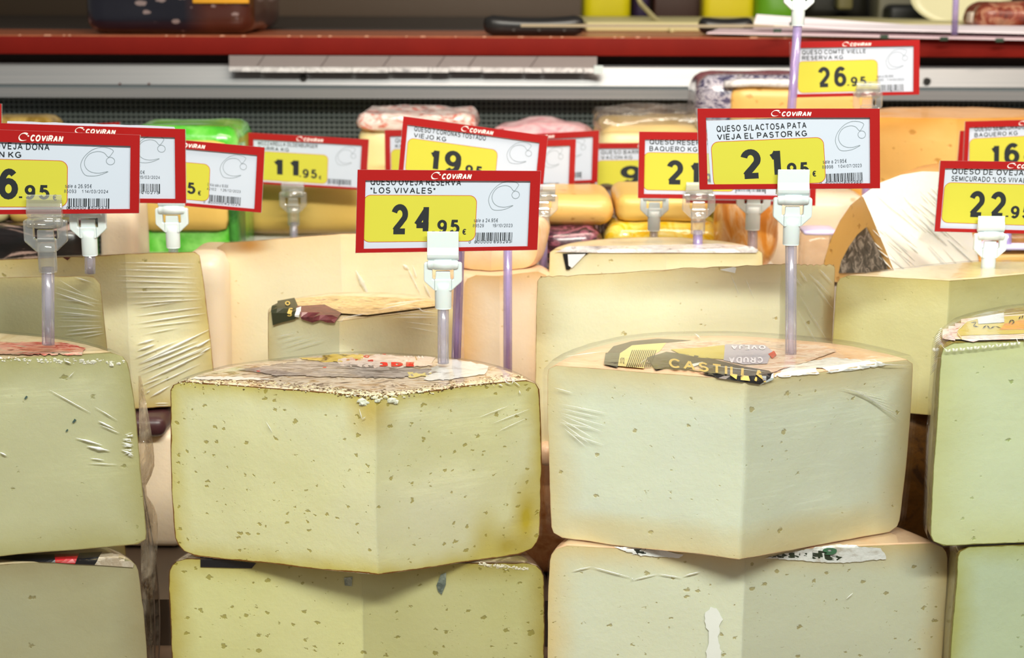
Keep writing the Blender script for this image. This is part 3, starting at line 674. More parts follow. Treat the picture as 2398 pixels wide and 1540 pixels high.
def smooth_loop(p, k=3):
    out = []; n = len(p)
    for i in range(n):
        a, b, c, d = (Vector(p[(i+j-1) % n]) for j in range(4))
        for q in range(k):
            t = q/k; out.append(.5*((2*b)+(c-a)*t+(2*a-5*b+4*c-d)*t*t+(3*b-a-3*c+d)*t*t*t))
    return out
CRES_S = smooth_loop(CRES)
SIGNS = []
def sign(label, corners, D, l1, l2, euro, cents, off=(0, 0), rot=0, ins=(19, 24, 23, 9), sc=1.0, sale='', code='', date='', bars='', peek=None, yel=(16, 63, 282, 171), warm=False, yelcut=None, detail=2, thick=.0012, DD=None):
    TL, TR, BR, BL = [P(c[0], c[1], (DD[i] if DD else D)) for i, c in enumerate(corners)]
    nrm = (TR-TL).cross(BL-TL).normalized()
    if nrm.y > 0: nrm = -nrm
    def uv(u, v, h=0.):
        a = u/430; b = v/192
        return TL*(1-a)*(1-b)+TR*a*(1-b)+BR*a*b+BL*(1-a)*b + nrm*h
    cs, sn = cos(radians(rot)), sin(radians(rot))
    def pp(u, v): # paper -> card
        u, v = u*sc, v*sc
        return (off[0]+u*cs-v*sn, off[1]+u*sn+v*cs)
    cen = uv(215, 192)
    t = thing('price_sign', label, 'price sign', cen, 'red-framed price signs above the cheeses')
    # red frame ring
    il, it, ir, ib = ins
    def slab(name, quadlist, h0, h1, mat, parent):
        mb = MB()
        for q in quadlist:
            a = [uv(u, v, h0) for u, v in q]; b = [uv(u, v, h1) for u, v in q]; n = len(q)
            mb.add(a+b, [tuple(range(n)), tuple(range(n, 2*n))[::-1]] + [(i, (i+1) % n, (i+1) % n+n, i+n) for i in range(n)])
        return mb.build(name, mat, parent)
    fr = slab('red_frame', [[(0,0),(430,0),(430,it),(0,it)], [(0,192-ib),(430,192-ib),(430,192),(0,192)], [(0,it),(il,it),(il,192-ib),(0,192-ib)], [(430-ir,it),(430,it),(430,192-ib),(430-ir,192-ib)]], .0004, thick, sg_red, t)
    # clear sheet edges of the pouch
    slab('clear_backing', [[(-1.5,0),(431,0),(431,194),(-1.5,194)]], -.0006, -.0003, clear_mat('sheet', '#f4f6fa', .15, '#ffffff') if 'sheet' not in bpy.data.materials else bpy.data.materials['sheet'], t)
    # logo on the frame
    mb = MB(); lx, ly = 172, 5
    sy = it/24.
    V, Fc, Z = text_geo('COViRAN', 197, (6)*sy+1, 266, (20)*sy+1, .24, .28, .10)
    mb.add([uv(a, b, thick+.00012+z*3e-6) for (a, b), z in zip(V, Z)], Fc)
    lg = smooth_loop([(x*.30+(172-172*.3)-.0, y) for x, y in CRES], 2)
    xs = [p[0] for p in CRES]; ys = [p[1] for p in CRES]; mx, my = min(xs), min(ys); wx, wy = max(xs)-mx, max(ys)-my
    lg = [((p[0]-mx)/wx*21+173, ((p[1]-my)/wy*18+3)*sy) for p in CRES]
    def resamp(p, n):
        p = [Vector(x) for x in p]; d = [0]
        for i in range(1, len(p)): d.append(d[-1]+(p[i]-p[i-1]).length)
        o = []
        for k in range(n):
            t_ = d[-1]*k/(n-1); i = max(1, next((j for j in range(len(d)) if d[j] >= t_-1e-9), len(d)-1)); u = (t_-d[i-1])/max(1e-9, d[i]-d[i-1]); o.append(p[i-1].lerp(p[i], u))
        return o
    oa = resamp(lg[2:13], 14); ob = resamp([lg[0]]+lg[:12:-1], 14)
    mb.add([uv(a, b, thick+.00012) for a, b in oa+ob], [(i, i+1, i+15, i+14) for i in range(13)])
    mb.add([uv(194+1.9*cos(k*pi/4), (10+1.9*sin(k*pi/4))*sy, thick+.00014) for k in range(8)], [tuple(range(8))])
    mb.build('logo', sg_logo, fr)
    # paper
    def clipw(poly):  # keep the printed sheet inside the pouch
        return [(max(2, min(428, u)), max(2, min(190, v))) for u, v in poly]
    pq = [pp(8, 12), pp(424, 12), pp(424, 200), pp(8, 200)]
    if peek: pq = [(peek[0], -peek[2])] + [(peek[0]+(peek[1]-peek[0])*k/14, -peek[2]+random.uniform(-1.2, 1.2)) for k in range(1, 14)] + [(peek[1], -peek[2]*.9), (428, 40), (428, 190), (2, 190)]
    else: pq = clipw(pq)
    pa = slab('paper_insert', [pq], -.0002, .0, sg_white, t)
    # rounded yellow panel with thin red outline
    x0, y0, x1, y1 = yel; r = 17
    def rr(x0, y0, x1, y1, r):
        o = []
        for cx, cy, a in ((x1-r, y0+r, -90), (x1-r, y1-r, 0), (x0+r, y1-r, 90), (x0+r, y0+r, 180)):
            o += [(cx+r*cos(radians(a+k*15)), cy+r*sin(radians(a+k*15))) for k in range(7)]
        return o
    def cl(poly): return [(u, min(v, 188)) for u, v in poly]
    o1 = cl([pp(*p) for p in rr(x0-1.3, y0-1.3, x1+1.3, y1+1.3, r+1)]); o2 = cl([pp(*p) for p in rr(x0, y0, x1, y1, r)])
    MB().add([uv(u, v, .00006) for u, v in o1], [tuple(range(len(o1)))]).build('panel_outline', sg_line, t)
    MB().add([uv(u, v, .00010) for u, v in o2], [tuple(range(len(o2)))]).build('yellow_panel', sg_yel, t)
    def txt(s, bx, mat, wt, name, sub=None, h=.00016, shear=0):
        V, Fc, Z = text_geo(s, *bx, wt, shear)
        vs = [pp(p[0], p[1]) for p in V]
        Fc = [f for f in Fc if all(vs[i][1] < 190 and vs[i][1] > 2 for i in f)]
        return MB().add([uv(u, v, h+z*3e-6) for (u, v), z in zip(vs, Z)], Fc).build(name, mat, sub or t)
    lw = lambda s: sum(G.get(c, G['-'])[0]+.2 for c in s)*15.0
    if l1: txt(l1, (31, 24, 31+min(213, lw(l1)), 39), sg_ink, .15, 'product_name')
    if l2: txt(l2, (31, 44, 31+min(213, lw(l2)), 58), sg_ink, .15, 'product_name')
    if euro: txt(euro, (82+(18 if len(euro) == 1 else 0), 83, 178, 154), sg_ink, .195, 'price_digits')
    if cents:
        txt('.', (180, 120, 187, 154), sg_ink, .2, 'price_digits')
        txt(cents, (192, 120, 245, 154), sg_ink, .19, 'price_digits')
        txt('€', (251, 142, 262, 156), sg_ink, .17, 'euro_symbol')
    if detail > 0:
        loop = [(p[0], p[1]) for p in CRES_S]; loop.append(loop[0])
        mb = MB()
        for k, pl in enumerate((loop, [(374+9*cos(a*pi/10), 60+9*sin(a*pi/10)) for a in range(21)])):
            for L, R in ribbon(pl, 1.25):
                vs = [uv(*pp(*p), .0001+k*.00001) for p in L+R]; n = len(L)
                mb.add(vs, [(i, i+1, i+1+n, i+n) for i in range(n-1)])
        mb.build('crescent_outline', sg_grey, t)
        rnd = random.Random(sum(map(ord, bars or label)))
        mb = MB(); x = 284.
        while x < 371:
            w = rnd.choice((1., 1., 1.8, 2.8)); g = rnd.choice((1.2, 1.2, 2., 2.8))
            tall = 176 if x < 287 or 324 < x < 329 or x > 367 else 171
            q = [pp(x, 151), pp(x+w, 151), pp(x+w, tall), pp(x, tall)]
            if all(v < 190 for u, v in q): mb.add([uv(u, v, .00012) for u, v in q], [(0, 1, 2, 3)])
            x += w+g
        if mb.v: mb.build('barcode', sg_ink, t)
    if detail > 1:
        if sale: txt(sale, (278, 117, 278+1.02*56, 126), sg_thin, .11, 'small_print')
        if code: txt(code, (276, 130, 302, 138), sg_thin, .11, 'small_print')
        if date: txt(date, (323-(9 if len(date) > 10 else 0), 130, 370, 138), sg_thin, .11, 'small_print')
        if bars:
            txt('0', (268, 170, 273, 177), sg_thin, .12, 'barcode_number'); txt(bars[:6], (281, 170, 323, 177), sg_thin, .12, 'barcode_number'); txt(bars[6:], (327, 170, 368, 177), sg_thin, .12, 'barcode_number')
    return t

sign('price sign reading 24.95 on a white clip, in front at the centre', [(838,397),(1266,400),(1258,584),(833,591)], .918, 'QUESO OVEJA RESERVA', '"LOS VIVALES"', '24', '95', off=(0, -4), rot=.3,
     sale='sale a 24.95€', code='89529', date='19/10/2023', bars='000000895293')
sign('price sign reading 21.95 with slightly tilted paper insert', [(1633,254),(2059,254),(2060,440),(1638,443)], .915, 'QUESO S/LACTOSA PATA', 'VIEJA EL PASTOR KG', '21', '95', off=(12, 18), rot=-2.4, ins=(19, 21, 23, 12),
     sale='sale a 21.95€', code='88998', date='1 04/07/2023', bars='000000889988')
sign('price sign reading 26.95 at the left edge on a clear clip', [(-146,298),(328,316),(326,498),(-146,502)], .885, 'QUESO DE OVEJA DOÑA', 'SELECCION KG', '26', '95', off=(-6, 4), rot=.2, ins=(19, 27, 19, 10),
     sale='sale a 26.95€', code='85093', date='1 14/03/2024', bars='000000850933')
sign('price sign reading 22.95 at the right edge on a pale clip', [(2202,376),(2590,381),(2578,551),(2188,541)], 1.035, 'QUESO DE OVEJA', 'SEMICURADO "LOS VIVALES', '22', '95', off=(2, -4), rot=.6, ins=(13, 20, 20, 9),
     sale='sale a 22.95€', code='85094', date='19/10/2023', bars='000000850941')
sign('price sign behind the left 26.95 one, showing 13.50 in small print', [(3,288),(434,302),(436,475),(3,472)], .965, 'QUESO', '', '13', '50', off=(0, -9), rot=.2, ins=(19, 22, 24, 11), peek=(14, 404, 5),
     sale='sale a 13.50€', code='21027', date='15/02/2024', bars='000000210275')
sign('tilted price sign with a price ending in 95, second from left', [(252,312),(620,345),(612,497),(250,465)], 1.085, 'QUESO VIEJO', 'CURACION KG', '18', '95', off=(0, 2), rot=0, ins=(18, 24, 19, 9),
     sale='El Kilo sale a 18.95€', code='42102', date='1 26/12/2023', bars='000000421021')
sign('price sign reading 11.95 on a clear clip behind the peach cheese', [(581,310),(864,326),(857,445),(583,428)], 1.40, 'MOZZARELLA OLDENBURGER', 'BARRA KG', '11', '95', off=(4, 6), rot=0, ins=(19, 24, 24, 8), detail=1, bars='1')
sign('tilted price sign reading 19 behind the 24.95 sign', [(945,272),(1283,318),(1269,462),(932,416)], 1.150, 'QUESO 7 CORONAS TOSTADO', 'VIEJO KG', '19', '95', off=(4, 2), rot=0, ins=(14, 24, 23, 8), detail=1, bars='2')
sign('price sign reading 26.95 for the high shelf, topmost of all signs', [(1850,98),(2153,93),(2152,221),(1852,228)], 1.31, 'QUESO COMTE VIELLE', 'RESERVA KG', '26', '95', off=(8, 6), rot=-.4, ins=(20, 21, 20, 11), detail=2,
     sale='sale a 26.95€', code='80093', date='1 14/03/2023', bars='000000800931')
sign('price sign reading 21 behind the left edge of the 21.95 sign', [(1497,308),(1841,312),(1840,467),(1494,463)], 1.150, 'QUESO RESERVA', 'BAQUERO KG', '21', '95', off=(0, -3), rot=.4, ins=(17, 22, 20, 12), detail=1, bars='3')
sign('blurred price sign starting with 9 left of the 21 one', [(1381,335),(1660,333),(1655,449),(1383,453)], 1.47, 'QUESO BARRA', 'VACON KG', '9', '95', off=(10, 4), rot=0, ins=(15, 20, 22, 9), detail=1, bars='4')
sign('price sign reading 16 at the right edge behind the 22.95 one', [(2260,284),(2570,276),(2566,412),(2254,420)], 1.27, 'QUESO SEMICURADO GRAN', 'BAQUERO KG', '16', '95', off=(0, -4), rot=-1.5, ins=(14, 20, 20, 9), detail=1, bars='5')
sign('red-edged sign mostly hidden behind the 16 sign', [(2248,306),(2556,300),(2548,420),(2238,426)], 1.33, 'QUESO', '', '', '', detail=0)
sign('blurred sign with only its crescent and barcode showing right of the tilted 19 one', [(1085,334),(1349,325),(1344,454),(1082,460)], 1.38, 'QUESO', '', '', '', off=(0, 0), ins=(19, 22, 22, 10), detail=1, bars='6')
sign('blurred sign directly behind, slanting up towards the pale block', [(1124,320),(1403,305),(1399,426),(1126,440)], 1.44, 'QUESO', '', '', '', ins=(19, 22, 22, 10), detail=1, bars='7')
sign('sign left of the tilted 19 one, only its red corner and yellow edge showing', [(901,304),(1180,301),(1182,426),(903,432)], 1.44, 'QUESO', 'KG', '', '', off=(6, 6), ins=(19, 22, 22, 10), detail=0)
sign('sign below the 21.95 one with only its bottom red strip showing', [(1608,352),(1912,350),(1909,481),(1606,474)], 1.205, 'QUESO', '', '', '', off=(0, 4), ins=(19, 22, 19, 12), detail=1, bars='8')
sign('blurred sign rising behind the second sign from left, its crescent showing', [(228,312),(500,284),(507,402),(236,430)], 1.44, 'QUESO', '', '', '', ins=(19, 20, 20, 10), detail=1, bars='9')
sign('sign whose red top corner peeks over the 13.50 one', [(20,302),(281,286),(284,400),(24,416)], 1.50, 'QUESO', '', '', '', detail=0)
sign('sign at the left edge with only a red strip showing', [(-300,236),(4,243),(4,386),(-300,380)], 1.10, 'QUESO', '', '', '', detail=0)

# ------------------------------------------------------------------ sign holders
clip_white = M('clip_white'); clip_white.set(Base_Color='#dbe4e5', Roughness=.32, Subsurface_Weight=.15, Subsurface_Scale=.004); clip_white = clip_white.m
clip_clear = clear_mat('clip_clear', '#fbfbf8', .10, '#ffffff', .16, .08)
stem_clear = clear_mat('stem_clear', '#fbfaff', .20, '#d2cfe2', .05, .12)
stem_purple = clear_mat('stem_lavender', '#f6f0fd', .32, '#c6b6ee', .05, .12)
PX = .0002386
def holder(label, sx, sy, D, ytop, ybase, clear=False, scale=1.0, stem=None, lean=0., flap=True, xb=None):
    """sx,sy: bottom centre of the sleeve in the picture; ytop: top of the front jaw; ybase: where the rod meets the cheese"""
    o = P(sx, sy, D-.003); k = PX*scale
    mt = clip_clear if clear else clip_white
    bp = P(xb if xb else sx, ybase, D-.003)
    t = thing('sign_holder', label, 'sign holder', (bp.x, D-.003, bp.z), 'clip holders for the price signs')
    X = lambda u: o.x+u*k; Z = lambda v: o.z+v*k; y0 = o.y
    hj = (sy-ytop)*F and None
    # rod: hollow plastic tube with inner core line
    top = Vector((o.x, y0, Z(10)))
    mb = MB(); mb.tube([top, (bp.x, y0, bp.z)], 13.5*k, 12); rod = mb.build('rod', stem or stem_clear, t, True)
    MB().tube([top+Vector((0, 0, 0)), (bp.x, y0, bp.z)], 7*k, 8).build('rod_core', stem or stem_clear, rod, True)
    # sleeve
    mb = MB(); n = 16; pr = []
    for z, rx, ry in ((0, 18.5, 15), (3, 20, 16), (45, 20.5, 16), (62, 21.5, 17)):
        pr.append([(X(rx*cos(a*2*pi/n)*(1 if abs(cos(a*2*pi/n)) < .9 else .98)), y0+ry*k*sin(a*2*pi/n), Z(z)) for a in range(n)])
    vs = [p for r_ in pr for p in r_]; fs = [(i*n+a, i*n+(a+1) % n, (i+1)*n+(a+1) % n, (i+1)*n+a) for i in range(3) for a in range(n)] + [tuple(range(n)), tuple(range(3*n, 4*n))]
    mb.add(vs, fs).build('sleeve', mt, t, True)
    # yoke: two side arms joined above the sleeve, with a tongue in the opening
    th = 10*k
    armL = [(-20, 44), (-44, 66), (-45, 70), (-45, 108), (-42, 112), (-25, 112), (-25, 72), (-20, 70)]
    base = [(-20, 44), (-20, 72), (20, 72), (20, 44)]
    yk = MB()
    for sgn in (1, -1):
        yk.prism([(X(sgn*u), Z(v)) for u, v in (armL if sgn == 1 else armL)], 'y', y0-th, y0+th*.6)
    yk.prism([(X(u), Z(v)) for u, v in base], 'y', y0-th*1.2, y0+th*.6)
    yo = yk.build('yoke', mt, t); bevel(yo, .0006, 2)
    bevel(MB().prism([(X(-18), Z(70)), (X(-17), Z(91)), (X(17), Z(91)), (X(18), Z(70))], 'y', y0-th*.8, y0).build('tongue', mt, t), .0005, 2)
    # hinge barrel
    mb = MB(); pts = []; rads = []
    for u, r_ in ((-37, 6), (-35.5, 9.5), (-33, 11), (-20, 11.5), (-19.5, 12.5), (20, 12.5), (20.5, 11.5), (33, 11), (35.5, 9.5), (37, 6)):
        pts.append((X(u), y0-th*.6, Z(106))); rads.append(r_*k)
    mb.tube(pts, rads, 14).build('hinge_barrel', mt, t, True)
    if flap:
        zj = Z(120); ztp = P(sx, ytop, D-.003).z; jh = ztp-zj
        # front jaw: flat plate curling back into a roll at its foot
        prof = []
        for i in range(9):
            a = radians(-100+i*22); prof.append((y0-.0012-cos(a)*7*k-3*k, zj+(6+sin(a)*7)*k))
        front = D-.0032
        prof = [(front, ztp), (front-3*k, ztp-1*k), (front-4*k, zj+26*k), (front-8*k, zj+18*k), (front-11*k, zj+10*k), (front-10*k, zj+3*k), (front-5*k, zj-3*k), (front+3*k, zj-4*k), (front+6*k, zj+6*k), (front+1*k, zj+18*k)]
        o1 = MB().prism(prof, 'x', X(-37), X(37)).build('front_jaw', mt, t); bevel(o1, .0004, 2)
        MB().prism([(D+.0012, zj+2*k), (D+.0012, ztp-6*k), (D+.0028, ztp-6*k), (D+.0030, zj-4*k)], 'x', X(-36), X(36)).build('back_jaw', mt, t)
        MB().prism([(y0, zj-8*k), (y0, zj+1*k), (D+.0029, zj+1*k), (D+.0029, zj-8*k)], 'x', X(-30), X(30)).build('jaw_bridge', mt, t)
    return t
GH = 1
holder('white clip holder of the 24.95 sign', 1038, 722, .918, 541, 850)
holder('pale mint clip holder of the 21.95 sign', 1852, 573, .915, 396, 838, lean=1)
holder('clear clip holder of the left 26.95 sign', 113, 637, .885, 455, 806, clear=True, scale=1.08)
holder('pale clip holder of the 22.95 sign', 2313, 640, 1.035, 505, 668, scale=.96)
holder('greyish clip holder just right of the clear one at the left', 211, 598, .985, 478, 640, scale=1.02)
holder('white clip holder under the sign second from left', 406, 580, 1.085, 470, 600, scale=1.0)
holder('clear clip holder of the 11.95 sign', 688, 528, 1.40, 425, 575, clear=True, scale=1.08)
holder('white clip holder right of the dark packet under the 21 sign', 1531, 540, 1.235, 455, 600, scale=1.0)
holder('clear clip holder under the 21 sign', 1634, 548, 1.150, 452, 640, clear=True, scale=1.06, stem=stem_purple)
holder('frosted clip holder left of the 21.95 sign\'s clip', 1762, 538, 1.20, 462, 612, scale=1.15)
holder('clear clip holder of the topmost 26.95 sign', 2028, 300, 1.30, 212, 620, clear=True, scale=1.05, stem=stem_purple)
holder('frosted clip holder rising above the topmost sign, its own sign out of frame', 1868, 60, 1.245, -50, 470, scale=1.05, stem=stem_purple, xb=1838)
holder('lavender rod with a clear foot behind the papers at the upper right', 2241, -60, 1.62, -140, 82, clear=True, scale=1.0, stem=stem_purple, flap=False, xb=2235)
holder('clear clip holder with purple rod right of the 24.95 sign', 1272, 540, 1.150, 470, 640, clear=True, scale=.95, stem=stem_purple)
holder('lavender rod in front of the pinkish block', 1189, 540, 1.06, 455, 905, clear=True, scale=.9, stem=stem_purple, flap=False)
holder('lavender rod just right of the 24.95 clip', 1078, 560, .972, 500, 838, clear=True, scale=.9, stem=stem_purple, flap=False, xb=1068)
holder('lavender rod right of the 22.95 clip', 2358, 520, 1.20, 470, 680, clear=True, scale=1.0, stem=stem_purple, flap=False)

# ================================================================== THIRD ROW AND BACK
def blk(name, label, cat, grp, x0, x1, yt, yb, D, dep, r, mat, amp=.0005, sub=10, parts=None, fr=30, zbot=None, as_part=None):
    a = P(x0, yt, D); b = P(x1, yt, D); zb = P((x0+x1)/2, yb, D).z if zbot is None else zbot
    A = (a.x, D, zb); Bb = (b.x, D+dep, max(P((x0+x1)/2, yt, D).z, zb+.004))
    if as_part is not None: return rbox(name, A, Bb, r, mat, as_part, sub=sub, amp=amp, fr=fr)
    t = thing(name, label, cat, ((a.x+b.x)/2, D+dep/2, zb), grp)
    body = rbox('body', A, Bb, r, mat, t, sub=sub, amp=amp, fr=fr)
    me = body.data; o = Vector(t.location)
    Bd = Body(); Bd.t = t; Bd.bvh = BVHTree.FromPolygons([v.co+o for v in me.vertices], [tuple(p.vertices) for p in me.polygons]); Bd.zt = Bb[2]; Bd.zb = zb
    return Bd
GROUP_T = 'cheeses and packets in the rear rows'
green_film = M('green_film'); n = green_film.noise(25, 5); green_film.set(Base_Color=green_film.ramp(n.outputs[0], [(.35, '#2f9a14'), (.5, '#52c02c'), (.62, '#8edb6a'), (.75, '#3aa31c')]), Roughness=.25, Coat_Weight=.7, Coat_Roughness=.1, Normal=green_film.bump(green_film.noise(60, 3).outputs[0], .5, .004)); green_film = green_film.m
yellow_film = M('yellow_film'); n = yellow_film.noise(40, 4, None, .6, 1.5); yellow_film.set(Base_Color=yellow_film.ramp(n.outputs[0], [(.35, '#f0c010'), (.5, '#f6e070'), (.6, '#f4c81c'), (.7, '#e8a818')]), Roughness=.2, Coat_Weight=.8, Coat_Roughness=.08, Normal=yellow_film.bump(yellow_film.noise(70, 3).outputs[0], .6, .004)); yellow_film = yellow_film.m
purple_film = mottle('dark_purple_film', [(.35, '#241620'), (.5, '#4a2432'), (.6, '#a05a6c'), (.68, '#2c1824')], 50, (1, 1, 2.5), rough=.2, coat=.8)
foil = mottle('crumpled_foil', [(.3, '#8f8a8c'), (.45, '#f2eeee'), (.6, '#cfcaca'), (.75, '#5e5a66')], 60, (1, 1, 1), rough=.22, bump=.9, coat=.6)
pinkish = mottle('pink_bag', [(.3, '#e79aa6'), (.5, '#f2c4c6'), (.7, '#dd8290')], 40, rough=.3)
redwhite = mottle('red_white_wrap', [(.3, '#c8362c'), (.42, '#e88a78'), (.5, '#f4e4dc'), (.62, '#f0d0c4'), (.72, '#c03a30')], 45, (1, 1, 2), rough=.22, coat=.8)
orange_c = mottle('orange_marbled', [(.3, '#d98024'), (.45, '#eda044'), (.55, '#f3c690'), (.68, '#e08a30')], 28, (2.5, 1, .8), rough=.3, coat=.5)
lav = plain('#d6cdf2', .3, name='lavender_plastic')
pale_b = cheese('paste_pale_block', '#f2e0a4', '#ecc878', '#f4e6b6', pit='#d8b060', pitscale=40, keep=.2, rimline=0, sss=.1)

# green packet of sliced cheese
GP = blk('green_cheese_packet', 'bright green cheese packet with a pale window, left of the 11.95 sign', 'cheese packet', GROUP_T, 292, 552, 296, 640, 1.34, .09, .012, green_film, .0012)
blk('cheese_slab', None, None, None, 316, 529, 330, 545, 1.333, .02, .008, m_mozz, .0004, 6, as_part=GP.t)
blk('pack_fold', None, None, None, 529, 556, 420, 640, 1.336, .04, .006, mottle('dark_green_fold', [(.4, '#1f5a1a'), (.6, '#3d8a2e')], 40), .001, 6, as_part=GP.t)
blk('cheese_block', 'yellow mozzarella block right under the 11.95 sign', 'cheese', GROUP_T, 550, 905, 420, 554, 1.425, .10, .016, m_mozz, .0005)
riser(P(556, 500, 1.425).x, P(900, 500, 1.425).x, 1.44, 1.49, vz(1.425, 554)-.0003)
riser(P(290, 500, 1.35).x, P(536, 500, 1.35).x, 1.352, 1.43, vz(1.34, 640))
T7 = blk('cheese_block', 'cream block under crinkled red and clear wrap behind the tilted 19 sign', 'cheese', GROUP_T, 838, 1112, 296, 560, 1.50, .10, .01, pale_b, .0005)
t7 = blk('torn_wrap', None, None, None, 834, 1114, 268, 312, 1.494, .112, .014, redwhite, .003, 16, as_part=T7.t, fr=60)
blk('pink_bag', 'pink plastic bag peaking above the signs in the middle', 'bag', GROUP_T, 1140, 1404, 296, 460, 1.52, .09, .02, pinkish, .006, 14, fr=22)
T9 = blk('cheese_block', 'large pale yellow block with lumpy film on top, behind the 9 sign', 'cheese', GROUP_T, 1404, 1700, 296, 440, 1.48, .14, .016, pale_b, .0008, 10)
blk('film_cover', None, None, None, 1402, 1704, 272, 312, 1.476, .15, .014, FILM_CRUMP, .004, 14, as_part=T9.t, fr=40)
riser(P(840, 500, 1.5).x, P(1700, 500, 1.5).x, 1.50, 1.61, vz(1.50, 562))
blk('cheese_block', 'yellow-orange cheese sitting on the dark purple packet', 'cheese', GROUP_T, 1262, 1440, 458, 531, 1.27, .09, .018, m_comte, .0008)
blk('cheese_packet', 'dark purple shrink-wrapped packet left of the yellow one', 'cheese packet', GROUP_T, 1262, 1416, 532, 640, 1.26, .10, .014, purple_film, .001, 12)
blk('cheese_block', 'golden yellow cheese block on the bright yellow packet', 'cheese', GROUP_T, 1446, 1662, 458, 524, 1.27, .10, .008, m_mozz, .0006)
blk('cheese_packet', 'bright yellow film packet beneath the golden block', 'cheese packet', GROUP_T, 1418, 1702, 525, 640, 1.26, .11, .014, yellow_film, .0018, 14)
blk('dark_gap_fill', 'dark brown packet between the purple and yellow ones', 'cheese packet', GROUP_T, 1400, 1452, 440, 640, 1.39, .04, .008, plain('#3a2418', .4), .0006, 6)  # dark block standing in for the dark gap between the packets
riser(P(1250, 500, 1.26).x, P(1720, 500, 1.26).x, 1.262, 1.42, vz(1.26, 640))
TO = blk('cheese_piece', 'orange marbled cheese beside the frosted clip', 'cheese', GROUP_T, 1684, 1832, 455, 640, 1.235, .05, .02, orange_c, .002, 12)
blk('cheese_block', 'dark olive-rinded cheese piece behind the orange marbled one', 'cheese', GROUP_T, 1664, 1712, 468, 640, 1.30, .04, .008, plain('#5e5218', .5), .0006, 6)
riser(P(1660, 500, 1.24).x, P(1840, 500, 1.24).x, 1.237, 1.34, vz(1.24, 640))
# big wheel piece with holes
CB = wedge('cheese_wedge', 'big orange-yellow holed cheese at the upper right behind the white wedge', GROUP_T,
    (2230, 500), 1.42, (1990, 500, 1.44), (2620, 500, 1.47), 1.56, vz(1.42, 278, 2230), vz(1.42, 660, 2230), m_comte, r_orange, rt=.01, rb=.01, amp=.0015)
riser(P(2000, 500, 1.43).x, P(2600, 500, 1.43).x, 1.45, 1.54, CB.zb)
navy = mottle('navy_rind', [(.3, '#2c2644'), (.45, '#5a5472'), (.55, '#cfc8d2'), (.62, '#3a3454'), (.75, '#e6dcd8')], 60, (1, 1, 1.6), rough=.2, coat=.9, dist=2.5)
CT = blk('cheese_wedge', 'yellow cheese with a navy and white rind under shiny film, below the topmost sign', 'cheese', GROUP_T, 1634, 2056, 176, 330, 1.47, .10, .018, navy, .0012, 14)
ff = blk('cut_face', None, None, None, 1712, 2050, 202, 330, 1.464, .02, .010, m_comte, .0005, 8, as_part=CT.t)
blk('film_edge', None, None, None, 1700, 2052, 186, 206, 1.462, .03, .006, foil, .0015, 10, as_part=CT.t)
blk('cheese_block', 'pale film-wrapped cheese under the navy-rinded one, mostly hidden', 'cheese', GROUP_T, 1690, 1985, 331, 600, 1.46, .12, .012, m_s5, .0006, 6)
riser(P(1700, 500, 1.46).x, P(1975, 500, 1.46).x, 1.462, 1.57, vz(1.46, 600), .03)
blk('film_wrapped_cheese', 'pale peach cheese in film behind the 21.95 stem', 'cheese', GROUP_T, 1800, 2040, 455, 660, 1.33, .06, .012, m_s5, .0006, 6)
riser(P(1790, 500, 1.33).x, P(2040, 500, 1.33).x, 1.331, 1.39, vz(1.33, 660))
# white upright wedge: two faces meeting at a vertical edge, curved back
def px3(l): return [P(a, b, d) for a, b, d in l]
wt = thing('cheese_wedge', 'big white wheel piece under bright streaked film, orange rind and black label on its left', 'cheese', P(2100, 660, 1.16), GROUP_T)
outer = [(1925, 660, 1.17), (1930, 610, 1.17), (1945, 560, 1.165), (1968, 515, 1.155), (1992, 480, 1.14), (2018, 458, 1.12)]
inner = [(2105, 660, 1.075), (2088, 620, 1.08), (2072, 580, 1.085), (2055, 540, 1.09), (2038, 498, 1.10), (2022, 462, 1.115)]
topc = [(2018, 458, 1.12), (2060, 428, 1.125), (2110, 409, 1.135), (2160, 401, 1.145), (2200, 402, 1.155), (2240, 440, 1.165), (2270, 520, 1.18), (2290, 600, 1.19), (2300, 660, 1.19)]
V1 = px3(outer)+px3(inner); n6 = 6
def samp(l, n):
    o = []
    for k in range(n):
        t_ = k/(n-1)*(len(l)-1); i = min(len(l)-2, int(t_)); o.append(l[i].lerp(l[i+1], t_-i))
    for _ in range(3): o = [o[0]]+[(o[i-1]+o[i]*2+o[i+1])/4 for i in range(1, n-1)]+[o[-1]]
    return o
Oa, Ia = samp(px3(outer), 24), samp(px3(inner), 24)
RV = [Oa[i].lerp(Ia[i], j/10) for i in range(24) for j in range(11)]
RF = [(i*11+j, i*11+j+1, (i+1)*11+j+1, (i+1)*11+j) for i in range(23) for j in range(10)]
mesh_obj('orange_rind', RV, RF, m_comte, wt, True, attr=[.03]*len(RV))
V2 = px3(inner[::-1]); q = px3(topc); mb = MB(); cen = P(2150, 560, 1.13)
loop = [V2[i] for i in range(6)][::-1]  # bottom to top
loop = px3(inner) + q
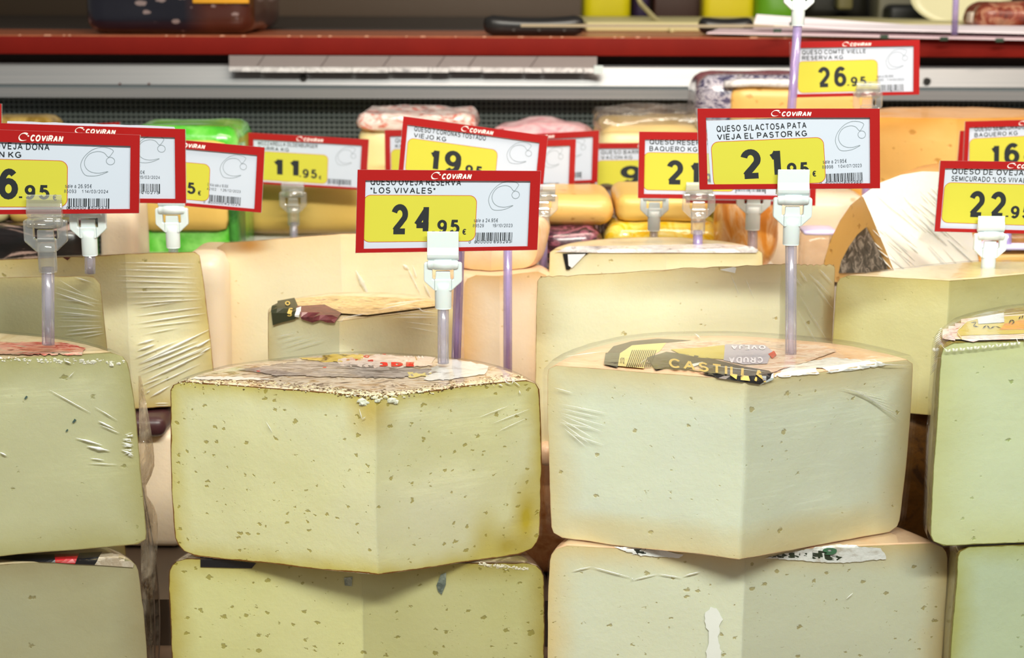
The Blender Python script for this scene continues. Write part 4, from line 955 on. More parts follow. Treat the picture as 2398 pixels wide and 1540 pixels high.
# fan grid so the face is gently curved
rings = 8; vs = []; m_ = len(loop)
for k in range(rings+1):
    for p in loop: vs.append(cen.lerp(p, k/rings))
fs = [(k*m_+i, k*m_+(i+1) % m_, (k+1)*m_+(i+1) % m_, (k+1)*m_+i) for k in range(rings) for i in range(m_)]
white_face = cheese('paste_white_bright', '#f6eee0', '#f2dcb4', '#f8f2ea', pit='#e0cfa0', pitscale=40, keep=.1, rimline=0, sss=.2)
mesh_obj('cut_face', vs, fs, white_face, wt, True, attr=[.03]*len(vs))
bk = [p+Vector((.03, .06, 0)) for p in px3(outer)+q[1:]]; fr_ = px3(outer)+q[1:]; n_ = len(bk)
mesh_obj('back_rind', fr_+bk, [(i, i+1, i+1+n_, i+n_) for i in range(n_-1)]+[tuple(range(n_, 2*n_))], r_orange, wt, True)
BW = Body(); BW.t = wt
allv = RV+vs; BW.bvh = BVHTree.FromPolygons(allv, RF+[tuple(x+len(RV) for x in f) for f in fs])
riser(P(1950, 600, 1.17).x, P(2280, 600, 1.17).x, 1.13, 1.24, P(2100, 660, 1.17).z)
blacklab = mottle('black_label', [(.35, '#1e1a18'), (.5, '#57504a'), (.6, '#b8aca0'), (.68, '#2c2622')], 90, rough=.35)
decal(BW, 'black_label', [(2031, 532), (2046, 560), (2062, 590), (2078, 622), (2086, 640), (1966, 640), (1972, 612), (1990, 578), (2010, 550)], blacklab, .0012, 12)
rnd = random.Random(3); L = []
for i in range(46):
    x = rnd.uniform(2035, 2230); y = 430+(rnd.random()**1.2)*150 + (2235-x)*.12; ln = rnd.uniform(25, 120); a = rnd.uniform(.75, 1.15)
    L.append((x, y, x+ln*.72, y+ln*.72*a, rnd.uniform(.6, 2.6)))
creases(BW, 'film_creases', L, w=.0006, lift=.0002)
# small tub with lavender lid
TB = blk('small_tub', 'small clear tub with a lavender lid left of the white wheel piece', 'tub', None, 1886, 1962, 552, 660, 1.21, .03, .004, FILM_CRUMP, .0008, 8)
blk('lid', None, None, None, 1884, 1964, 545, 553, 1.208, .034, .002, lav, .0, 2, as_part=TB.t)
riser(P(1886, 600, 1.21).x, P(1962, 600, 1.21).x, 1.211, 1.239, TB.zb)
# right edge: orange cheese in a tray
TR_ = blk('cheese_tray', 'orange cheese in a lavender-lidded tray at the right edge under the 22.95 sign', 'tray', GROUP_T, 2296, 2520, 588, 680, 1.19, .06, .006, m_comte, .0006, 8)
blk('lid', None, None, None, 2290, 2530, 578, 588, 1.186, .07, .002, lav, 0, 2, as_part=TR_.t)
blk('cheese_piece', 'brown-topped round cheese resting on the lavender lid at the right edge', 'cheese', GROUP_T, 2330, 2470, 545, 578, 1.20, .04, .012, r_brown, .001, 8)
riser(P(2305, 600, 1.2).x, P(2530, 600, 1.2).x, 1.191, 1.25, TR_.zb)
# left rear
blk('cheese_block', 'whitish film-wrapped block behind the greyish clip at the left', 'cheese', GROUP_T, 226, 314, 470, 640, 1.17, .05, .006, m_s5, .0006, 6)
blk('cheese_packet', 'black packet behind the left clips', 'cheese packet', GROUP_T, -60, 190, 528, 660, 1.20, .06, .012, mottle('black_pack', [(.4, '#0e0a0a'), (.55, '#1c1212'), (.62, '#b0948a'), (.7, '#241414')], 18, (1, 1, 3), rough=.3), .001, 10)
blk('cheese_block', 'small pale rounded cheese above the black packet at the left', 'cheese', GROUP_T, 12, 90, 470, 527, 1.22, .03, .010, m_mozz, .0006, 8)
blk('cheese_block', 'olive-shaded cheese piece at the very left edge beneath the 26.95 sign', 'cheese', GROUP_T, -80, 6, 470, 527, 1.21, .04, .010, m_s7, .0006, 8)
riser(P(-60, 600, 1.2).x, P(320, 600, 1.2).x, 1.171, 1.27, vz(1.19, 650))
blk('cheese_packet', 'dull yellow packet in front of the grille at the left', 'cheese packet', GROUP_T, -60, 118, 276, 420, 1.55, .06, .012, mottle('dull_yellow_pack', [(.4, '#8a6a14'), (.55, '#c0a050'), (.7, '#6a5a30')], 30), .001, 8)
riser(P(-60, 400, 1.55).x, P(118, 400, 1.55).x, 1.551, 1.61, vz(1.55, 420))
blk('cheese_block', 'rounded beige cheese between the creased ivory cheese and the peach one', 'cheese', GROUP_T, 420, 519, 598, 980, 1.10, .07, .010, m_s5, .0008, 10)
riser(P(430, 800, 1.1).x, P(505, 800, 1.1).x, 1.11, 1.16, vz(1.10, 980))
# bases under the second row
riser(P(-300, 800, 1.06).x, P(330, 800, 1.06).x, 1.062, 1.085, S2.zb-.001, .03)
riser(P(1290, 800, 1.0).x, P(1940, 800, 1.0).x, 1.075, 1.09, .12)

# ------------------------------------------------------------------ on and behind the counter
tp = thing('label_strip', 'grey price-label strip taped under the red counter edge', 'strip', P(968, 166, 1.668))
a, b = P(537, 128, 1.668), P(1398, 128, 1.668); zl, zu = vz(1.668, 157, 968), vz(1.668, 131, 968); zq = vz(1.668, 168, 968)
MB().box((a.x, 1.6655, zl), (b.x, 1.6675, zu)).build('strip_face', plain('#8d8280', .45, name='dusty_plastic'), tp)
mb = MB(); rnd = random.Random(9); x = a.x
while x < b.x-.002:
    w = min(rnd.uniform(.015, .05), b.x-x); h = rnd.uniform(-.0006, .0006)
    mb.box((x, 1.6640+rnd.uniform(-.0005, .0005), zq+h), (x+w-.0006, 1.6672, zl+h*.5)); x += w
mb.build('lower_fold', foil, tp)
for px in (610, 760, 905, 1032, 1105, 1250):
    c = P(px, 140, 1.6652); MB().tube([(c.x-.004, 1.6652, zl), (c.x+.004, 1.6652, zu)], .0005, 5).build('crease_line', plain('#6f6462', .5), tp)
c = P(1398, 160, 1.664); MB().box((c.x-.003, 1.662, zq-.001), (c.x+.006, 1.667, zq+.007)).build('clear_corner', plain('#d9e4e4', .15), tp)

cz = COUNTER_Z
def on_counter(x0, x1, yt, D, dep): 
    a = P(x0, yt, D); b = P(x1, yt, D); return (a.x, D, cz+.0003), (b.x, D+dep, P((x0+x1)/2, yt, D).z)
nv = M('navy_wrap'); co = nv.coords((46, 12, 95), (0, .25, 0)); vo = nv.node('ShaderNodeTexVoronoi'); vo.inputs['Scale'].default_value = 1.0; vo.inputs['Randomness'].default_value = .3; nv.link(co, vo.inputs['Vector'])
mk = nv.math('LESS_THAN', nv.math('ADD', vo.outputs['Distance'], nv.math('MULTIPLY', nv.noise(200, 2).outputs[0], .3)), .42)
gx = nv.node('ShaderNodeSeparateXYZ'); gg = nv.node('ShaderNodeNewGeometry'); nv.link(gg.outputs['Position'], gx.inputs[0])
brn = nv.math('MULTIPLY', nv.math('ADD', gx.outputs[0], -P(440, 40, 1.72).x), 40, True)
nv.set(Base_Color=nv.mix(nv.math('MULTIPLY', mk, .55), nv.mix(brn, '#0c0a1a', '#4a2014'), '#b09a96'), Roughness=.3, Coat_Weight=.5)
A, Bb = on_counter(192, 584, -80, 1.70, .22)
nw = thing('wrapped_cheese_wheel', 'dark navy wrapped cheese with rows of pale marks standing on the red counter', 'cheese', ((A[0]+Bb[0])/2, 1.8, cz))
rbox('wrap', A, Bb, .016, nv.m, nw, sub=14, amp=.0015, fr=25)
a = P(450, 8, 1.695); b = P(582, 8, 1.695); rbox('yellow_label', (a.x, 1.6965, a.z), (b.x, 1.7025, a.z+.04), .001, plain('#e8a830', .4), nw, 2)
def knife(label, x0, x1, yt, D, blade):
    A, Bb = on_counter(x0, x1, yt, D, .028)
    t = thing('knife', label, 'knife', ((A[0]+Bb[0])/2, D, cz), 'knives on the counter')
    L_ = Bb[0]-A[0]; hh = Bb[2]-A[2]
    def sh(p):
        u = (p.x-A[0])/L_; k = 1 - .25*sin(pi*min(1, max(0, u)))*(.6) ; p = p.copy(); p.z = A[2]+(p.z-A[2])*(k if p.z > A[2]+hh*.5 else 1); return p
    rbox('handle', A, Bb, .009, plain('#1c1918', .35), t, sub=10, fn=sh)
    MB().box((A[0]+L_*.37, D-.0012, A[2]+hh*.42), (Bb[0]+blade, D+.0006, A[2]+hh*.56)).build('blade', plain('#c9b89a', .3, .5, .6), t)
    for u in (.3, .55, .8):
        MB().tube([(A[0]+L_*u, D-.002, A[2]+hh*.28), (A[0]+L_*u, D+.001, A[2]+hh*.28)], .0016, 8).build('rivet', plain('#5a5450', .3, .5, .7), t)
    return t
knife('black-handled knife lying on the counter left of the yellow tub', 1132, 1369, 34, 1.69, .16)
knife('second dark knife handle beside the white papers', 1640, 1768, 38, 1.745, .02)
A, Bb = on_counter(1372, 1745, 52, 1.83, .30)
cbt = rbox('cutting_board', A, (Bb[0]+.45, Bb[1], Bb[2]), .003, plain('#cfc38e', .5, name='board'), None, 3, origin=(A[0], 1.9, cz)); tag(cbt, 'pale khaki cutting board behind the knives', 'cutting board')
def sheet(name, label, pts, mat, th=.0008, texts=None):
    V = px3(pts); cx = sum(V, Vector())/len(V); t = thing(name, label, 'paper', (cx.x, cx.y, cz), 'papers on the counter')
    n = len(V); up = Vector((0, 0, th)); c2 = cx
    vs = V+[v+up for v in V]+[c2, c2+up]
    mesh_obj('paper_sheet', vs, [(i, (i+1) % n, (i+1) % n+n, i+n) for i in range(n)]+[(i, (i+1) % n, 2*n) for i in range(n)]+[(i+n, (i+1) % n+n, 2*n+1) for i in range(n)], mat, t)
    return t
pw = plain('#f4eaf0', .6, name='paper_white'); pp_ = plain('#e9cfd6', .6, name='paper_pink')
s1 = sheet('paper_sheet_stack', 'pinkish papers hanging over the counter edge at the upper right', [(1655, 79, 1.676), (1700, 64, 1.79), (2600, 72, 1.80), (2600, 98, 1.660), (2200, 91, 1.662), (1900, 84, 1.666)], pp_, .0012)
sheet('folded_paper', 'white folded paper with its left end lifted, behind the topmost sign', [(1772, 36, 1.705), (1766, 56, 1.69), (2000, 70, 1.68), (2600, 84, 1.672), (2600, 66, 1.76), (2130, 60, 1.74), (1900, 46, 1.72)], pw, .0012)
mb = MB(); rnd = random.Random(5)
for px, py in ((1810, 76), (2060, 90), (2200, 95), (2330, 98), (1848, 60)):
    c = P(px, py, 1.655); mb.box((c.x, 1.6528, c.z), (c.x+.008, 1.6538, c.z+.0035))
mb.build('printed_marks', plain('#26402e', .6), s1)
def back_item(name, label, cat, x0, x1, yt, D, dep, r, mat, sub=0, amp=0, parts=None, zb=None):
    a = P(x0, yt, D); b = P(x1, yt, D)
    t = thing(name, label, cat, ((a.x+b.x)/2, D+dep/2, cz if zb is None else zb))
    rbox('body', (a.x, D, (cz if zb is None else zb)+.0004), (b.x, D+dep, a.z), r, mat, t, sub=sub, amp=amp); return t, a, b
bt = Bb[2]
t, a, b = back_item('yellow_container', 'yellow plastic container behind the black knife handle', 'container', 1368, 1480, -110, 2.14, .10, .012, plain('#d6c60c', .35), zb=cz)
rbox('cap', (a.x+.01, 2.15, a.z), (b.x-.01, 2.23, a.z+.02), .004, plain('#e8e2c8', .4), t)
t, a, b = back_item('purple_container', 'dark purple container right of the yellow one', 'container', 1484, 1524, -100, 2.16, .06, .008, plain('#2a1a3c', .35), zb=cz)
rbox('cap', (a.x+.004, 2.165, a.z), (b.x-.004, 2.21, a.z+.015), .003, plain('#3a2a4c', .4), t)
t, a, b = back_item('brown_box', 'dark brown box behind the cream cord', 'box', 1532, 1646, -90, 2.18, .10, .004, plain('#3c1e10', .5), zb=cz)
rbox('lid', (a.x-.002, 2.178, a.z), (b.x+.002, 2.282, a.z+.012), .002, plain('#472614', .5), t)
t, a, b = back_item('yellow_packet', 'yellow packet behind the second knife', 'packet', 1650, 1772, -90, 2.14, .07, .010, plain('#dcc81a', .35), zb=cz)
rbox('top_seal', (a.x+.004, 2.17, a.z-.002), (b.x-.004, 2.18, a.z+.02), .002, plain('#e6d53a', .35), t)
t, a, b = back_item('green_bag', 'grass-green bag behind the lifted paper', 'bag', 1774, 1880, -60, 2.12, .08, .016, plain('#5f9a14', .4), 8, .004, zb=cz)
rbox('top_seal', (a.x+.004, 2.15, a.z-.006), (b.x-.004, 2.16, a.z+.014), .002, plain('#4d8210', .4), t)
t, a, b = back_item('dark_machine', 'dark slicing machine base behind the topmost sign holder', 'machine', 1882, 2052, -90, 2.16, .16, .02, plain('#1f1d16', .35), zb=cz)
rbox('side_lever', (a.x+.04, 2.13, cz+.02), (a.x+.06, 2.16, cz+.05), .004, plain('#6b6440', .3), t)
rbox('foot', (b.x-.05, 2.12, cz+.0005), (b.x-.01, 2.158, cz+.012), .004, plain('#121210', .5), t)
t, a, b = back_item('grey_post', 'greenish-grey metal post rising from the counter at the upper right', 'post', 2064, 2166, -120, 2.10, .06, .004, plain('#6e6a58', .45), zb=cz)
rbox('black_foot', (a.x+.004, 2.06, cz+.0004), (b.x+.004, 2.0995, cz+.028), .008, plain('#12110f', .5), t)
# plate
c = P(2250, 45, 1.98); pl = thing('cream_plate', 'cream oval dish tilted up behind the lavender rod', 'plate', (c.x, 1.98, cz))
mb = MB(); nn = 32; vs = []; fs = []
for k, (r_, dz, dy) in enumerate(((.0, 0, 0), (.022, 0, 0), (.034, .004, -.004), (.044, .008, -.006), (.044, .0095, -.004))):
    for i in range(nn):
        a_ = 2*pi*i/nn; vs.append((c.x+r_*1.35*cos(a_), 1.99+dy+r_*.35*sin(a_), cz+.036+r_*.72*sin(a_)-dz*.0))
    if k: fs += [((k-1)*nn+i, (k-1)*nn+(i+1) % nn, k*nn+(i+1) % nn, k*nn+i) for i in range(nn)]
mb.add(vs, fs).build('dish', plain('#e6dfb4', .35), pl, True)
rbox('stand', (c.x-.03, 1.99, cz+.0004), (c.x+.03, 2.03, cz+.012), .003, plain('#b9b28a', .5), pl)
meat = mottle('dark_red_sausage', [(.35, '#5a1c0c'), (.5, '#8c3418'), (.6, '#c08a6a'), (.7, '#4a1408')], 60, dist=2)
A, Bb = on_counter(2292, 2520, 4, 1.76, .07)
mt_ = thing('cured_meat', 'reddish-brown cured meat piece lying at the right end of the counter', 'meat', ((A[0]+Bb[0])/2, 1.79, cz))
rbox('meat', (A[0], A[1], cz+.003), Bb, .030, meat, mt_, sub=14, amp=.002)
rbox('net_end', (A[0]-.002, A[1]+.02, cz+.012), (A[0]+.008, A[1]+.04, cz+.024), .003, plain('#d8c8b4', .5), mt_)
A, Bb = on_counter(2252, 2300, 66, 1.72, .02)
tag(rbox('crumpled_wrapper', A, Bb, .004, plain('#efe6da', .5), None, sub=6, amp=.0012, fr=120, origin=(A[0], 1.72, cz)), 'little crumpled white wrapper left of the cured meat', 'wrapper')
cd = MB(); pts = [P(1470, -60, 2.05), P(1500, 8, 2.0), P(1535, 45, 1.90), P(1575, 72, 1.82)]
cp = []
for i in range(13):
    t_ = i/12*3; k = min(2, int(t_)); u = t_-k; cp.append(pts[k].lerp(pts[k+1], u))
tag(cd.tube(cp, .0028, 8).build('cord', plain('#cfc08a', .45), None, True, origin=tuple(cp[-1])), 'cream cord dropping behind the yellow container', 'cord')

# ================================================================== LABELS, CRUMBS AND FILM FOLDS ON THE FRONT CHEESES
ink = plain('#15171c', .35); gold = plain('#d9bb62', .4); lw_ = plain('#f3efe8', .5); gry = plain('#a7a4b4', .45); redp = plain('#c8281c', .45); ylp = plain('#e6d68a', .45)
smoke = mottle('smoky_print', [(.32, '#4a423e'), (.46, '#8f857f'), (.56, '#c8bfb8'), (.7, '#6d625c')], 40, (1.2, 3.5, 1), dist=2)
frost = mottle('white_mould', [(.3, '#c9c2b4'), (.48, '#eef0ec'), (.62, '#f4f4f0'), (.75, '#b9b3a4')], 60, dist=2)
oliv = mottle('yellow_mottle', [(.32, '#6b5a20'), (.45, '#d8bd56'), (.6, '#e8cf6e'), (.72, '#5c4a1a')], 70, dist=2)
D2 = lambda n, p, m, **k: decal(F2, n, p, m, .0006, jag=(0 if 'bar' in n or 'blot' in n else 3.2), **k)
D2('print_patch', [(560,868),(700,846),(860,856),(1000,866),(1040,874),(930,886),(800,884),(640,880)], smoke)
D2('print_patch', [(790,842),(880,832),(1020,838),(1010,858),(900,864),(800,858)], mottle('pinkish_print', [(.35, '#c9b2a4'), (.5, '#eddfd6'), (.65, '#d8b8a8')], 60))
D2('mould_patch', [(1000,872),(1040,846),(1110,836),(1150,852),(1140,876),(1060,890),(990,892)], frost)
D2('yellow_patch', [(690,838),(740,828),(850,832),(846,846),(760,850)], oliv)
D2('yellow_patch', [(950,874),(1010,870),(1000,882),(956,886)], ylp)
D2('white_stripe', [(430,884),(560,884),(640,890),(600,892),(440,889)], lw_)
for x, y, w, h in ((858,836,16,7),(900,830,10,5),(825,844,30,5),(870,846,24,5),(775,856,22,4),(606,870,12,5),(1005,826,14,4),(1190,864,18,4),(760,862,10,3)):
    D2('red_blot', [(x-w/2,y),(x,y-h/2),(x+w/2,y-1),(x+w*.3,y+h/2),(x-w*.3,y+h*.4)], redp, grid=6)
for i in range(17):
    x = 872+i*8.2; D2('barcode_bar', [(x,835),(x+3.0,835),(x+9,847),(x+5,847)], lw_ if i % 4 else plain('#b8935a', .5), grid=30)
decal_text(F2, 'print_letters', '3DE', 888, 851, 975, 861, redp, .3, .0010)
for x0, y0 in ((632, 862), (690, 866), (720, 900)):
    decal_text(F2, 'small_print', 'MARCA', x0, y0-5, x0+50, y0, lw_, .2, .0010) if False else None
edge2 = [(410,890),(520,893),(640,900),(760,911),(840,922),(880,926),(930,921),(1020,908),(1120,895),(1200,884),(1258,872)]
crumbs(F2, edge2, 900, .0006, plain('#e4dcb4', .6), 3, 4)
crumbs(F2, edge2, 620, .0006, plain('#5d4524', .7), 5, 5, 'dark_rind_flecks')
crumbs(F2, edge2[3:8], 40, .0013, plain('#e0dcc0', .6), 15, 6, 'cheese_crumbs')
crumbs(F2, [(848,938),(852,944),(912,936),(926,942)], 10, .0026, plain('#dfe0cc', .6), 8, 2, 'cheese_crumbs')
creases(F2, 'film_creases', [(1178,892,1196,898,.8),(1196,898,1200,890,.7),(1200,890,1216,903,.8),(1165,898,1176,902,1),(1214,912,1216,922,1),(843,955,850,980,.8),(850,980,858,974,.7),(625,985,640,1010,.7),(1120,975,1190,948,.4),(1150,990,1240,955,.4),(1160,1010,1235,975,.35)], w=.0006)
D2b = lambda n, p, m: decal(F2b, n, p, m, .0006)
D2b('black_print', [(470,1304),(600,1318),(590,1330),(470,1327)], ink)
crumbs(F2b, [(1120,1320),(1180,1326),(1240,1332)], 140, .0006, plain('#ece4cc', .6), 2, 2)
mould = mottle('blue_mould', [(.35, '#5d6a62'), (.55, '#9aa698'), (.7, '#c9cdbc')], 120)
for pl_ in ([(1022,1370),(1032,1345),(1045,1340),(1044,1368),(1034,1392),(1026,1384)], [(806,1352),(826,1350),(824,1372),(808,1370)]): D2b('mould_spot', pl_, mould)
# F3 label
D3 = lambda n, p, m, **k: decal(F3, n, p, m, .6*k.pop('lift', .0018), **k)
labbase = mottle('worn_label', [(.3, '#8a7468'), (.42, '#e0c8b4'), (.5, '#ecd6c0'), (.58, '#c9907a'), (.66, '#e6cda4'), (.76, '#8f6a58')], 40, (1, 2.5, 1), dist=2.5)
D3('label_paper', [(1440,846),(1480,812),(1580,800),(1780,800),(1930,812),(1960,826),(1880,852),(1790,880),(1640,872),(1500,850)], labbase, lift=.0014, jag=2.)
D3('label_dark_arc', [(1418,834),(1436,814),(1480,802),(1540,796),(1620,800),(1560,806),(1500,812),(1460,830)], plain('#4a3a38', .4), lift=.0017)  # dark ring band along the label's back edge
D3('barcode_ground', [(1450,832),(1480,812),(1560,806),(1545,826),(1516,842),(1508,866),(1444,860)], ylp, lift=.0018)
D3('black_band', [(1418,830),(1452,830),(1446,864),(1414,856)], plain('#1f2a33', .25), lift=.0020)
for i in range(13):
    x = 1466+i*4.6; D3('barcode_bar', [(x+14,824),(x+16,824),(x+2,864),(x,863)], ink, lift=.0022, grid=30)
D3('black_band', [(1514,842),(1560,828),(1640,838),(1740,862),(1800,872),(1812,880),(1776,900),(1700,888),(1650,880),(1642,856),(1612,868),(1560,864),(1536,870)], plain('#191a1e', .22), lift=.0021)
D3('yellow_field', [(1570,822),(1640,818),(1696,812),(1698,846),(1640,842),(1590,832)], plain('#c9b85c', .45), lift=.0021)
D3('grey_field', [(1698,810),(1790,812),(1808,826),(1796,856),(1740,858),(1694,848)], plain('#b3aebd', .4), lift=.0022)
D3('red_seal', [(1798,834),(1812,826),(1818,836),(1808,844)], redp, lift=.0024, grid=6)
D3('torn_white_flap', [(1776,902),(1812,878),(1806,890),(1782,899)], plain('#d8e2e4', .4), lift=.0025, grid=8)
D3('torn_white_edge', [(1606,860),(1646,852),(1640,858),(1610,868)], plain('#dfe6e4', .4), lift=.0024, grid=8)
D3('white_mould', [(1812,882),(1850,858),(1950,838),(2020,846),(2090,852),(1990,868),(1900,876),(1840,882)], frost, lift=.0012, jag=3.)
decal_text(F3, 'label_letters', 'CASTILLA', 1566, 846, 1790, 868, gold, .17, .0022, slope=.13)
decal_text(F3, 'label_letters', 'OVEJA', 1712, 824, 1792, 814, plain('#e8e4ee', .5), .2, .0017, flip=True)
decal_text(F3, 'label_letters', 'CRUDA', 1706, 856, 1786, 842, plain('#e8e4ee', .5), .2, .0017, flip=True)
decal_text(F3, 'label_digits', '172', 1452, 842, 1462, 856, ink, .2, .00145)
L = [(1318,944,1427,966),(1316,954,1408,975),(1314,964,1423,995),(1318,970,1416,1010),(1314,977,1396,1026),(1318,987,1385,1038),(1322,999,1377,1046),(1300,905,1345,918,.8),(1310,985,1400,1003),(1330,1010,1420,1040)]
L += [(1960+i*9, 905+i*2, 2080+i*4, 930+i*9, .7) for i in range(7)]
creases(F3, 'film_creases', L, CREASE_SOFT, w=.0006, lift=.0019)
creases(F3, 'film_glints', [(1296,846,1420,830,1.2),(1302,838,1330,822,1),(1620,782,1640,800,2.4),(1780,870,1930,858,.9),(1500,858,1516,846,1),(1654,862,1800,880,.8),(2020,850,2120,853,.8)], CREASE, w=.0005, lift=.0020)  # white ridges standing in for glints on the film
crumbs(F3b, [(1480,1296),(1600,1302)], 60, .0008, plain('#f0ece0', .6), 2, 2)
D3b = lambda n, p, m: decal(F3b, n, p, m, .0007, jag=2.)
D3b('printed_patch', [(1440,1282),(1530,1284),(1600,1298),(1590,1306),(1500,1300)], frost)
D3b('dark_print', [(1484,1286),(1512,1284),(1510,1296),(1494,1298)], plain('#232a24', .4))
D3b('printed_patch', [(1790,1306),(1860,1290),(1960,1276),(2060,1282),(2075,1308),(1960,1318)], frost)
D3b('dark_print', [(1788,1304),(1850,1294),(1920,1288),(1970,1304),(1960,1312),(1880,1306)], plain('#33402f', .4))
decal_text(F3b, 'green_numeral', '9', 1925, 1282, 1958, 1298, plain('#3f6a4c', .4), .2, .0014)
creases(F3b, 'film_creases', [(1340,1334,1385,1324,.8),(1385,1324,1480,1350,.8),(1480,1350,1482,1356,.8),(1484,1354,1540,1341,.8),(1540,1341,1598,1350,.8),(1640,1336,1600,1346,1),(1980,1400,1995,1386,.8)], CREASE, w=.0006)
D3b('white_bloom', [(1650,1440),(1664,1420),(1680,1424),(1690,1450),(1680,1490),(1694,1560),(1650,1560),(1660,1490)], plain('#e9ebe4', .7))
# F1 / F1b
D1 = lambda n, p, m, **k: decal(F1, n, p, m, .0009, **k)
pr1 = mottle('red_print', [(.3, '#5c1c1c'), (.42, '#c04a3c'), (.52, '#e8a090'), (.62, '#b8a48c'), (.72, '#3c3a34')], 50, (1, 3, 1), dist=2)
D1('printed_label', [(-60,830),(-40,806),(60,803),(150,805),(205,818),(190,830),(60,833)], pr1, jag=2.)
D1('red_blot', [(128,812),(180,812),(196,820),(150,824)], plain('#b82c22', .4), grid=8)
D1('red_blot', [(10,818),(70,816),(60,822),(20,824)], plain('#7c1a1c', .4), grid=8)
crumbs(F1, [(0,842),(150,845),(290,850)], 120, .0007, plain('#f2efe0', .35), 4, 3, 'film_beads')
S_ = .2337
L = [(490,728,915,962,.9),(950,900,1180,1035,.7),(985,1040,1150,1120,1.8),(1000,1080,1200,1165,.8),(760,1210,1030,1285,1.8),(870,1295,1100,1340,3),(900,1415,1050,1435,1),(885,1465,1180,1478,.7),(690,610,745,550,.7),(640,435,715,465,1.5),(0,1355,70,1390,1.6)]
rnd = random.Random(12)
for i in range(26):
    y = 1170+i*9; L.append((1215+rnd.uniform(0, 95), y+rnd.uniform(-9, 9), 1335+rnd.uniform(-30, 8), y+rnd.uniform(-20, 40), rnd.uniform(.3, 1.1)))
creases(F1, 'film_creases', [(a*S_, 740+b*S_, c*S_, 740+d*S_, e) for a, b, c, d, e in L], w=.0006, lift=.0014)
for i, (x, y, r_) in enumerate(((61, 931, 5), (174, 986, 6), (157, 1008, 4))):
    D1('blue_mould_spot', [(x-r_*.8, y+r_*.5), (x+r_*.2, y-r_), (x+r_, y-r_*.4), (x-r_*.1, y+r_*.7)], plain('#4e6660', .6), grid=20)
Db = lambda n, p, m: decal(F1b, n, p, m, .0008)
Db('black_band', [(-20,1301),(128,1300),(130,1316),(40,1314),(-20,1310)], ink)
Db('red_band', [(128,1300),(186,1298),(176,1320),(130,1316)], plain('#c01824', .35))
Db('black_band', [(186,1297),(240,1294),(222,1322),(176,1320)], ink)
Db('cream_band', [(240,1294),(318,1296),(312,1328),(222,1322)], mottle('cream_band', [(.35, '#d8ccb8'), (.55, '#c0ae94'), (.7, '#e6dccc')], 60))
# loose film hanging beside the left stack
fl = MB(); rows = 30; ws = 7; vs = []
for j in range(rows+1):
    t_ = j/rows; py = 880+t_*700
    xr = 330+28*sin(pi*min(1, t_*1.25))*1.3 - (26*math.exp(-((t_-.38)/.05)**2)) + (t_ > .4)*(t_-.4)*60
    xl = 324+t_*10
    for i in range(ws):
        u = i/(ws-1); p = P(xl+(xr-xl)*u, py, .893+.016*u+.003*sin(u*3+j*.4)+.004*noise.noise(Vector((i*.9, j*.5, 0)))); vs.append(p)
fl.add(vs, [(j*ws+i, j*ws+i+1, (j+1)*ws+i+1, (j+1)*ws+i) for j in range(rows) for i in range(ws-1)])
fl.build('loose_film', film_mat('loose_film', tint='#e8dccb', body=.32, gloss=.10, streak=(60, 60, 60), sstr=.8, bodycol='#cdbca4'), F1.t, True)
# loose bag with ribbed edge in the gap
bg = thing('film_bag', 'thin clear bag with ribbed edge hanging in the gap left of the 24.95 wedge', 'bag', P(350, 1540, .93))
mb = MB(); vs = []
for j in range(21):
    t_ = j/20; py = 1130+t_*430
    for i in range(6):
        u = i/5; vs.append(P(326+ (6+30*sin(pi*min(1, t_*.75)))*u + t_*18, py, .925+.004*sin(u*5+t_*4)))
mb.add(vs, [(j*6+i, j*6+i+1, (j+1)*6+i+1, (j+1)*6+i) for j in range(20) for i in range(5)])
mb.build('bag_sheet', film_mat('bag_film', tint='#e6dccf', body=.20, gloss=.1, bodycol='#c9b8a4'), bg, True)
for k, u in enumerate((.35, .65, .98)):
    pts = [P(326+(6+30*sin(pi*min(1, (j/20)*.75)))*u+(j/20)*18, 1130+j/20*430, .923) for j in range(21)]
    MB().tube(pts, .0004, 5).build('ribbed_edge', plain('#6d5c50', .4), bg, True)
# F4 label and crimped film
D4 = lambda n, p, m, **k: decal(F4, n, p, m, .6*k.pop('lift', .0016), **k)
D4('red_white_paper', [(2180,790),(2196,770),(2240,752),(2300,744),(2460,735),(2460,795),(2240,802)], mottle('red_white_paper', [(.35, '#b8302c'), (.46, '#e8dcd8'), (.58, '#d8c8c4'), (.68, '#a83430')], 60, (1, 2, 1)))
D4('oval_label', [(2252,800),(2240,788),(2244,772),(2264,758),(2300,748),(2460,738),(2460,780),(2380,786),(2250,790)], plain('#c3b04c', .4), lift=.0020)
D4('orange_field', [(2340,777),(2352,762),(2390,754),(2460,750),(2460,775)], plain('#d08c3c', .4), lift=.0022)
D4('white_patch', [(2288,749),(2350,737),(2351,760),(2290,764)], plain('#ccd2da', .3), lift=.0026)
creases(F4, 'label_outline', [(2252,800,2240,782,1),(2240,782,2262,760,1),(2262,760,2310,746,1),(2310,746,2398,736,1)], plain('#f2eee0', .4), w=.0004, lift=.0016)
creases(F4, 'brush_lettering', [(2272,762,2286,760,1),(2286,760,2278,770,1),(2278,770,2292,772,1),(2300,776,2310,768,1),(2310,768,2318,776,1),(2318,776,2330,770,1),(2330,770,2344,775,1),(2362,764,2368,755,1.2),(2368,755,2376,760,1.2),(2376,760,2368,766,1.2),(2385,754,2390,746,1.2),(2392,752,2396,744,1.2)], plain('#3a2a2a', .4), w=.0006, lift=.0017)
L = []
for i in range(13):
    x = 2192+i*17; y = 821-i*1.7
    L += [(x, y-4, x+7, y+3, 1.3), (x+7, y+3, x+14, y-4, 1.3)]
creases(F4, 'crimped_film_edge', L, CREASE_SOFT, w=.0012, lift=.0019)
L = []
rnd = random.Random(21)
